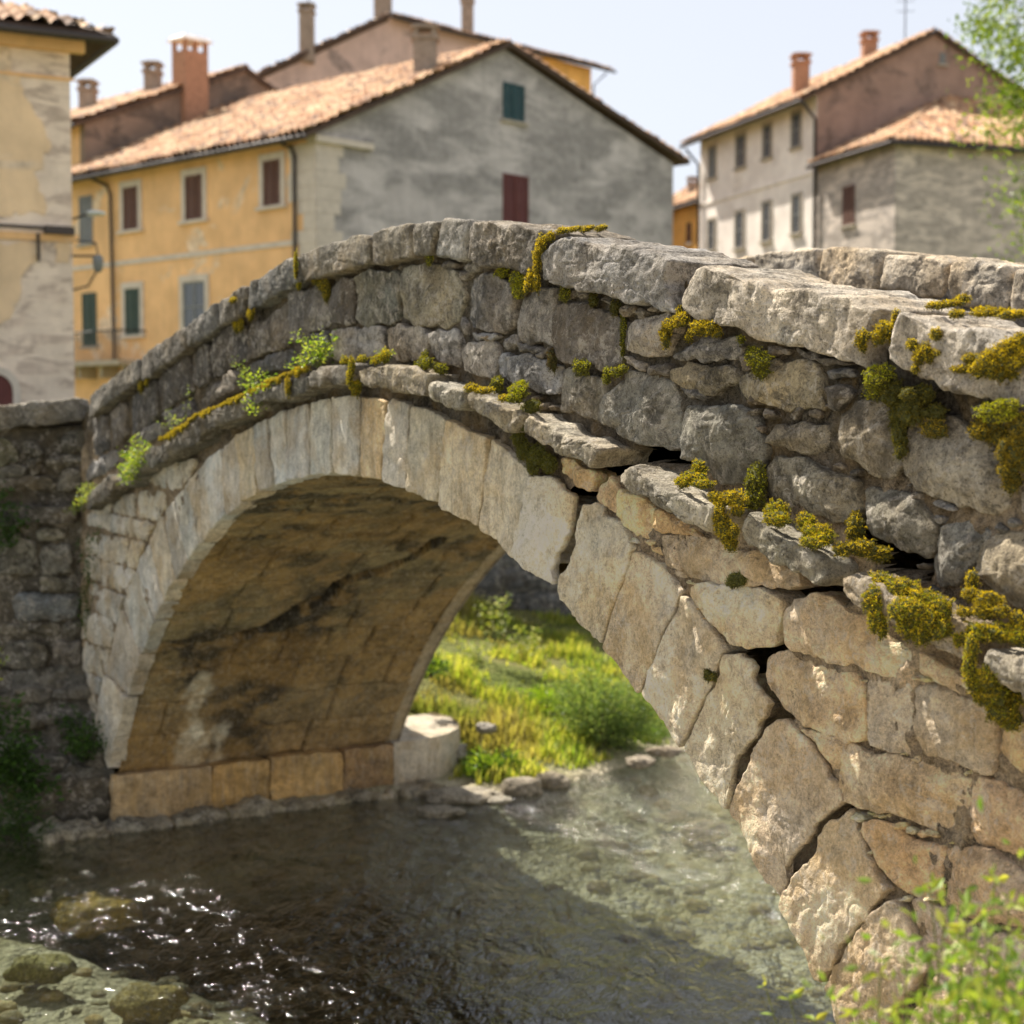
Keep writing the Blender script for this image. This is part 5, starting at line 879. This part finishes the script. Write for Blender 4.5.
pipe(hB, [fp(Fa,94,172,.45), fp(Fa,97,178,.3), fp(Fa,110,186,.12), fp(Fa,113,195), fp(Fa,117,362)]); pipe(hB, [fp(Fa,279,137,.5), fp(Fa,283,141,.35), fp(Fa,294,148,.12), fp(Fa,297,156), fp(Fa,298,300)])
mb = MB(); u0 = Fa.hit(146, 340)[0]; u1 = Fa.hit(70, 340)[0]; zb = Fa.hit(110, 362)[1]; Fa.panel(mb, u0, zb-.14, u1, zb, 0, .95)
for k in range(4): uu_ = u0+.2+k*(u1-u0-.5)/3; mb2 = MB(); Fa.panel(mb, uu_, zb-.5, uu_+.16, zb-.142, 0, .6)
bal = mb.build('balcony', WM['stone'], hB, False); mb = MB(); k = u0
while k < u1: mb.tube([Fa.pt(k, zb, .9), Fa.pt(k, zb+.85, .9)], .012, 5); k += .12
mb.tube([Fa.pt(u0, zb+.86, .9), Fa.pt(u1, zb+.86, .9)], .025, 6); mb.tube([Fa.pt(u0, zb+.86, .0), Fa.pt(u0, zb+.86, .9)], .025, 6); mb.build('railing', WM['iron'], bal)
chimney(hB, 425.5, 25, 68, 23, 46.3)
mb = MB(); mb.box(Fa.pt(LB-6., BZ, -8), np.array([*(fd*6), 0]), np.array([*(gd*7), 0]), (0, 0, 3)); mb.build('back_wall', M['ochre'], hB, False)
# ---- taller brown-gabled neighbour on its left
C2 = CB+fd*LB+gd*1.05; Fc = Face(C2, fd, -gd); Gc = Face(C2, gd, -fd)
M['brown'] = plaster('brown_rough_render', (.27, .2, .155), (.18, .14, .115), .52, .8, .4, brick=True)
hC = empty('brown_gabled_house', (C2[0], C2[1], BZ), 'taller house with brown side gable and big arcaded brick chimney above the ochre roof', 'house')
g1 = Gc.hit(97, 122); g2 = Gc.hit(245, 69); g3 = Gc.hit(272, 84)
mb = MB(); prism(mb, Gc, [(0, BZ), (g3[0]+3, BZ), (g3[0]+3, g3[1]-1.4), g3, g2, (0, g1[1]-.05)], 0, -.3); mb.build('gable_wall', M['brown'], hC, False)
mb = MB(); Fc.panel(mb, .302, BZ, 9, g1[1]-.1, -.3, 0); mb.build('front_wall', M['ochre'], hC, False)
sl = (g2[1]-g1[1])/(g2[0]-g1[0]); e0 = Gc.pt(-.45, g1[1]+.1-.45*sl, .12); e1 = e0+np.array([*(fd*9), 0]); r0 = Gc.pt(g2[0], g2[1]+.1, .12); r1 = r0+np.array([*(fd*9), 0]); tiled(hC, [e1, e0, r0, r1])
b0 = Gc.pt(g3[0]+3.2, g3[1]-1.5, .12); tiled(hC, [b0, b0+np.array([*(fd*9), 0]), r1, r0], gut=False)
chimney(hC, 88, 79, 106, 15, 58); chimney(hC, 153, 61, 92, 15, 57)
mb = MB(); cu = Gc.hit(189, 120)[0]; a_ = Gc.hit(181, 90)[0]; b_ = Gc.hit(204, 90)[0]; zt2 = Gc.hit(189, 52)[1]; zb2 = Gc.hit(176, 132)[1]-.4
Gc.panel(mb, a_, zb2, b_, zt2-.0, -.5, .25); 
for k in range(3): uu_ = a_+k*(b_-a_-.12)/2; [Gc.panel(mb, uu_, zt2, uu_+.12, zt2+.34, n_, n_+.14) for n_ in (-.5, .11)]
ch_ = mb.build('chimney', WM['brick'], hC, False); ch_['label'] = 'large brick chimney with an open arcaded head'
mb = MB(); Gc.panel(mb, a_-.12, zt2+.341, b_+.12, zt2+.41, -.62, .37); prism(mb, Gc, [(a_-.12, zt2+.412), (b_+.12, zt2+.412), (b_+.0, zt2+.52), (a_+.0, zt2+.52)], -.5, .25); mb.build('cap', M['tiles'], ch_, False)
# ---- mauve house behind
Dm = Face(at(258, 300, 70)[:2], gd, -fd); M['mauve'] = plaster('mauve_render', (.58, .44, .38), (.34, .27, .24), .6, .5, .25); M['orange'] = plaster('orange_render', (.75, .43, .13), (.6, .4, .2), .7, .5, .1)
hD = empty('mauve_house', (*Dm.o, BZ), 'mauve rendered house rising behind the long ochre house', 'house'); A_ = Dm.hit(258, 73); B_ = Dm.hit(386, 15); u5 = Dm.hit(543, 58)[0]
mb = MB(); prism(mb, Dm, [(A_[0]-1, BZ), (u5, BZ), (u5, B_[1]-.05), (B_[0], B_[1]-.05), A_, (A_[0]-1, A_[1]-.5)], 0, -.3); mb.build('wall', M['mauve'], hD, False)
mb = MB(); sl = (B_[1]-A_[1])/(B_[0]-A_[0]); tiled(hD, [Dm.pt(A_[0]-1.2, A_[1]-1.2*sl+.1, .3), Dm.pt(A_[0]-1.2, A_[1]-1.2*sl-4.6, -6.2), Dm.pt(B_[0], B_[1]-4.6, -6.2), Dm.pt(B_[0], B_[1]+.1, .3)], gut=False)
tiled(hD, [Dm.pt(B_[0], B_[1]-.05, .5), Dm.pt(u5, B_[1]-.05, .5), Dm.pt(u5, B_[1]+1.2, -3.6), Dm.pt(B_[0]+3.4, B_[1]+1.2, -3.6)])
chimney(hD, 307, 3, 44, 14, 72); chimney(hD, 383, -14, 12, 17, 77, sink=1.3); chimney(hD, 467.5, -6, 28, 12, 82, sink=1.5); pipe(hD, [Dm.pt(Dm.hit(323, 72)[0], Dm.hit(323, 80)[1], -1), Dm.pt(Dm.hit(323, 0)[0], Dm.hit(323, -12)[1], -1)], .03, 'aerial', 'iron')
hO = empty('orange_house', (*Dm.pt(u5, BZ)[:2], BZ), 'bright orange walled house under the eave just right of the grey gable top', 'house'); u6 = Dm.hit(591, 90)[0]; u7 = Dm.hit(608, 74)[0]
mb = MB(); Dm.panel(mb, u5+.02, BZ, u6, B_[1]-.12, -6, 0); mb.build('wall', M['orange'], hO, False); tiled(hO, [Dm.pt(u5+.02, B_[1]-.05, .5), Dm.pt(u7, B_[1]-.05, .5), Dm.pt(u7-3.5, B_[1]+1.2, -3.6), Dm.pt(u5+.02, B_[1]+1.2, -3.6)])
pipe(hO, [Dm.pt(u7-.6, B_[1]-.3, .4), Dm.pt(u6+.1, B_[1]-1., .1), Dm.pt(u6+.1, BZ, .1)], .05)
# ---- white house, brown gable
ud = np.array([-.321, .947]); vd = np.array([.947, .321]); CE = np.array([11.29, 60.]); Fe = Face(CE, ud, -vd); Ge = Face(CE, vd, -ud)
M['whiter'] = plaster('cream_render', (.93, .84, .76), (.84, .75, .66), .62, .4, .08, streak=.12); M['brownr'] = plaster('brown_pink_render', (.36, .245, .195), (.27, .19, .155), .55, .5, .25, streak=.25)
hE = empty('white_house', (CE[0], CE[1], BZ), 'pale cream house with two rows of windows, a brown gable side and two brick chimneys', 'house'); ez = Ge.hit(814, 92)[1]; ap = Ge.hit(935, 33); LE = Fe.hit(700, 200)[0]; WE = ap[0]*2
mb = MB(); prism(mb, Ge, [(0, BZ), (WE, BZ), (WE, ez), ap, (0, ez)], 0, -.35); mb.build('gable_wall', M['brownr'], hE, False); mb = MB(); Fe.panel(mb, .352, BZ, LE, ez-.05, -.35, 0); Fe.panel(mb, LE-.35, BZ, LE-.001, ez-.06, -8, -.351); mb.build('front_wall', M['whiter'], hE, False)
mb = MB(); Fe.panel(mb, .0, BZ, .352, ez, 0, .01); zc = Fe.hit(800, 176)[1]; Fe.panel(mb, 0.01, zc-.06, LE, zc+.06, .0, .05); mb.build('string_course', M['whiter'], hE, False)
sl = (ap[1]-ez)/ap[0]; e0 = Ge.pt(-.75, ez-.75*sl+.12, .2); e1 = e0+np.array([*(ud*(LE+.6)), 0]); r0 = Ge.pt(ap[0], ap[1]+.12, .2); r1 = r0+np.array([*(ud*(LE+.6)), 0]); tiled(hE, [e1, e0, r0, r1]); b0 = Ge.pt(WE+.5, ez-.5*sl+.12, .2); tiled(hE, [b0, b0+np.array([*(ud*(LE+.6)), 0]), r1, r0], gut=False)
for rc in [(709.7,147.7,716,177.6),(737,136,745.5,167),(764,125.5,771.5,157.5),(792.7,113,801,147),(708.7,220,715,250),(736,212,744,248),(763,203,771,241),(792.7,195.5,801,233)]: window(Fe, rc, hE, 'greyp' if rc[0] % 2 > 1 else 'glass', 'stone', .1)
window(Ge, (939.5,53,945,64), hE, 'glass', None); pipe(hE, [Ge.pt(-.65, ez-.35, .0), Ge.pt(-.12, ez-1.0, .1), Ge.pt(-.08, BZ, .1)], .07); pipe(hE, [Fe.pt(LE+.2, ez-.5, .6), Fe.pt(LE-.1, ez-1.2, .12), Fe.pt(LE-.1, BZ, .12)], .06)
chimney(hE, 800.5, 53, 80, 15.5, 63, 'brick', sink=1.5); chimney(hE, 869, 31, 54, 14, 66, 'brick', sink=1.5); mb = MB(); p_ = np.array(at(905, 40, 64)); mb.tube([p_, p_+np.array([0, 0, 2.6])], .025, 6)
for dz in (1.1, 1.5, 1.9, 2.2): mb.tube([p_+np.array([-.35, 0, dz]), p_+np.array([.35, 0, dz+.02])], .012, 4)
mb.build('aerial', WM['iron'], hE)
# ---- low grey stone house in front of it
cF = at(895, 200, 54.9); CF = np.array([cF[0], cF[1]]); Ff = Face(CF, ud, -vd); Gf = Face(CF, vd, -ud); M['stonewall'] = plaster('rough_grey_masonry', (.66, .57, .49), (.47, .41, .36), .48, 1.2, .35, brick=True, streak=.2, zs=3.)
hF = empty('grey_stone_house', (CF[0], CF[1], BZ), 'low grey stone house with a hipped terracotta roof in front of the brown gable', 'house'); ez = Ff.hit(897, 138)[1]; LF = 5.5; WF = 11
mb = MB(); Ff.panel(mb, .3, BZ, LF-.1, ez, -.3, 0); Gf.panel(mb, 0, BZ, WF, ez, -.3, 0); mb.build('wall', M['stonewall'], hF, False)
c0 = CF; ov = .4; zp = ez+LF*.5; e_ = np.array([*(c0-vd*ov-ud*ov), ez-.08]); l_ = np.array([*(c0-vd*ov+ud*(LF-.15)), ez-.08]); rr_ = np.array([*(c0+vd*(WF+.4)-ud*ov), ez-.08]); hp = np.array([*(c0+vd*LF+ud*(LF-.15)), zp]); hr = np.array([*(c0+vd*(WF+.4)+ud*(LF-.15)), zp])
tiled(hF, [l_, e_, hp]); tiled(hF, [e_, rr_, hr, hp], tone=1.08); window(Ff, (843,186,855,225), hF, 'brown', None)
# ---- little orange house in the gap
CG = np.array(at(702, 300, 78)[:2]); Fg = Face(CG, ud, -vd); hG = empty('small_orange_house', (CG[0], CG[1], BZ), 'small orange house glimpsed in the gap between the grey gable and the white house', 'house'); ez = Fg.hit(690, 204)[1]
mb = MB(); Fg.panel(mb, -.5, BZ, 8, ez, -4, 0); mb.build('wall', M['orange'], hG, False); tiled(hG, [Fg.pt(8, ez, .4), Fg.pt(-.8, ez, .4), Fg.pt(-.8, ez+1.9, -3), Fg.pt(8, ez+1.9, -3)]); window(Fg, (687,223,691.5,243), hG, 'brown', None); chimney(hG, 692, 176, 186, 8, 82, 'chim', sink=1.5)
# ---- tower-like house at the left edge
CA = np.array(at(73.5, 300, 28)[:2]); ad = np.array([.875, .485]); Fa2 = Face(CA, ad, (.485, -.875)); M['tanr'] = plaster('tan_render', (.80, .60, .39), (.74, .60, .46), .6, .6, .15, streak=.2); M['peel'] = plaster('pale_patched_masonry', (.82, .69, .57), (.64, .52, .43), .55, 1.6, .3, brick=True, streak=.15, zs=3.5, soft=.04)
hA = empty('peeling_corner_house', (CA[0], CA[1], BZ-1), 'tall corner house at the left edge with ochre render peeling off pale masonry', 'house'); ez = Fa2.hit(60, 36)[1]; sd2 = np.array([-.485, .875])
mb = MB(); mb.box((*(CA-ad*8), BZ-1), (*(ad*8), 0), (*(sd2*8), 0), (0, 0, ez-BZ+1)); mb.build('wall', M['peel'], hA, False)
for pts_ in ([(-30,40),(33,40),(12,48),(13,70),(22,78),(27,105),(35,115),(46,130),(50,150),(42,165),(35,180),(45,200),(50,215),(30,212),(-30,222)], [(-30,243),(40,243),(38,262),(22,270),(20,300),(14,320),(-30,335)], [(52,243),(70,243),(70,262),(60,268),(54,258)]):
    mb = MB(); pq = chaikin(np.array(cr('P', pts_), float), 1, .2); pq = resample(pq, 4.)+rng.normal(0, .9, (1, 2)); pq = pq+np.c_[fbm(np.c_[pq, pq[:, 0]*0], .12, 3, 5), fbm(np.c_[pq, pq[:, 0]*0], .12, 3, 6)]*4; pq[:, 0] = np.maximum(pq[:, 0], -30); prism(mb, Fa2, [Fa2.hit(*p_) for p_ in pq], -.01, .022); mb.build('render_patch', M['tanr'], hA, False)
mb = MB(); Fa2.panel(mb, -8, ez-.28, .22, ez-.02, 0, .2); Fa2.panel(mb, -8, ez-.75, .06, ez-.70, 0, .04); Fa2.panel(mb, -8, Fa2.hit(40, 237)[1]-.06, .05, Fa2.hit(40, 237)[1]+.06, 0, .06); mb.build('cornice', M['ochre'], hA, False)
ov = .62; ze = ez+.02; e_ = np.array([*(CA+ad*ov-sd2*ov), ze]); l_ = np.array([*(CA-ad*8-sd2*ov), ze]); bk = np.array([*(CA+ad*ov+sd2*8), ze]); hp = np.array([*(CA-ad*4+sd2*4), ze+2.]); tiled(hA, [l_, e_, hp], tone=.8); tiled(hA, [e_, bk, hp], tone=.8)
mb = MB(); th = np.linspace(0, math.pi, 17); cu, cz2 = Fa2.hit(-3, 392); rad = .26; pts = [Fa2.pt(cu+rad*math.cos(t_), cz2+rad*math.sin(t_)*1.15, .015) for t_ in th]+[Fa2.pt(cu-rad, BZ-1, .015), Fa2.pt(cu+rad, BZ-1, .015)]; c_ = np.mean(pts, 0); mb.add(pts+[c_], [(i, (i+1) % len(pts), len(pts)) for i in range(len(pts))]); dr_ = mb.build('door', WM['maroon'], hA, False)
mb = MB()
for t0_, t1_ in zip(th[:-1], th[1:]): prism(mb, Fa2, [(cu+rad*math.cos(t0_), cz2+rad*1.15*math.sin(t0_)), (cu+(rad+.13)*math.cos(t0_), cz2+(rad+.13)*1.1*math.sin(t0_)), (cu+(rad+.13)*math.cos(t1_), cz2+(rad+.13)*1.1*math.sin(t1_)), (cu+rad*math.cos(t1_), cz2+rad*1.15*math.sin(t1_))], 0, .05)
Fa2.panel(mb, cu+rad, BZ-1, cu+rad+.13, cz2, 0, .05); mb.build('door_surround', WM['white'], dr_, False)
pipe(hA, [Fa2.pt(-7, Fa2.hit(40, 234)[1]+.1, .12), Fa2.pt(.0, Fa2.hit(70, 236)[1]+.1, .12)], .03, 'cable_conduit'); 
mb = MB(); Fa2.panel(mb, Fa2.hit(43, 236)[0], Fa2.hit(43, 236)[1]+.03, -.01, Fa2.hit(70, 228)[1], .06, .2); u_ = Fa2.hit(37, 240)[0]; mb.tube([Fa2.pt(u_, Fa2.hit(37, 234)[1], .1), Fa2.pt(u_, Fa2.hit(37, 262)[1], .1)], .03, 6); mb.build('junction_box', WM['gutter'], hA, False)
lm = empty('wall_lantern', tuple(np.array(at(76, 256, 28))), 'iron wall lantern hanging from a bracket on the corner of the peeling house', 'lamp'); mb = MB(); k0 = np.array(at(73, 256, 28)); k1 = np.array(at(101, 256, 27.9)); mb.tube([k0, k1], .02, 6); mb.tube([np.array(at(73, 240, 28)), np.array(at(96, 243, 27.9)), np.array(at(98, 256, 27.9))], .015, 6); mb.tube([np.array(at(73, 290, 28)), np.array(at(88, 286, 28)), np.array(at(96, 272, 27.9))], .018, 6)
mb.build('bracket', WM['iron'], lm); mb = MB(); c_ = np.array(at(98, 264, 27.9)); rr2 = [.02, .09, .10, .07, .02]; zz3 = [.16, .12, .06, -.12, -.15]; ths = np.linspace(0, 2*math.pi, 9); V = np.array([[c_+np.array([r_*math.cos(t_), r_*math.sin(t_), z_]) for t_ in ths] for r_, z_ in zip(rr2, zz3)]); mb.grid(V, (1, 1, 1)); mb.build('lantern_glass', WM['greyp'], lm)
st_ = empty('street_lamp', tuple(np.array(at(73, 216, 28))), 'flat modern street lamp head on an arm above the wall lantern', 'lamp'); mb = MB(); mb.tube([np.array(at(73, 219, 28)), np.array(at(88, 214, 28))], .02, 6); mb.build('arm', WM['gutter'], st_); mb = MB(); rock(mb, at(96, 213, 28), (.17, .09, .045), (1, 1, 1), 3, 16); mb.build('lamp_head', WM['lamp'], st_)
# ================================================================== light, sky, camera
SH = np.array([-.72*.5-.10*.866, .72*.866-.10*.5]); SD = np.array([*SH, 1.]); SD /= np.linalg.norm(SD)
SUN = dict(e=5., sky=.14, exp=1.2)
sun = bpy.data.lights.new('sun', 'SUN'); sun.energy = SUN['e']; sun.angle = math.radians(.6); sun.color = (1, .93, .82); so = bpy.data.objects.new('sun', sun); C.objects.link(so); so.rotation_euler = Vector(SD).to_track_quat('Z', 'Y').to_euler()
wd_ = bpy.data.worlds.new('World'); bpy.context.scene.world = wd_; wd_.use_nodes = True; nt = wd_.node_tree; bg = nt.nodes['Background']; sk = nt.nodes.new('ShaderNodeTexSky'); sk.sky_type = 'NISHITA'; sk.sun_disc = False; sk.sun_elevation = math.asin(SD[2]); sk.sun_rotation = math.atan2(SD[0], SD[1]); sk.air_density = 1.; sk.dust_density = 1.6; sk.ozone_density = 1.
hs_ = nt.nodes.new('ShaderNodeHueSaturation'); hs_.inputs['Saturation'].default_value = .5; hs_.inputs['Value'].default_value = .66; nt.links.new(sk.outputs[0], hs_.inputs['Color']); mxw = nt.nodes.new('ShaderNodeMix'); mxw.data_type = 'RGBA'; mxw.inputs[0].default_value = .68; nt.links.new(hs_.outputs[0], mxw.inputs[6]); mxw.inputs[7].default_value = (2.35, 2.42, 2.66, 1); nt.links.new(mxw.outputs[2], bg.inputs[0]); bg.inputs[1].default_value = SUN['sky']
cam = bpy.data.cameras.new('camera'); co = bpy.data.objects.new('camera', cam); C.objects.link(co); co.location = (0, 0, H); co.rotation_euler = (math.pi/2-PIT, 0, 0); cam.sensor_width = 36; cam.lens = 36*F/1024; cam.clip_end = 3000; cam.clip_start = .05
cam.dof.use_dof = True; cam.dof.focus_distance = 6.1; cam.dof.aperture_fstop = 2.3
sc = bpy.context.scene; sc.camera = co; sc.view_settings.view_transform = 'Standard'; sc.view_settings.look = 'None'; sc.view_settings.exposure = SUN['exp']; sc.view_settings.gamma = 1
sc.cycles.max_bounces = 8; sc.cycles.transparent_max_bounces = 12
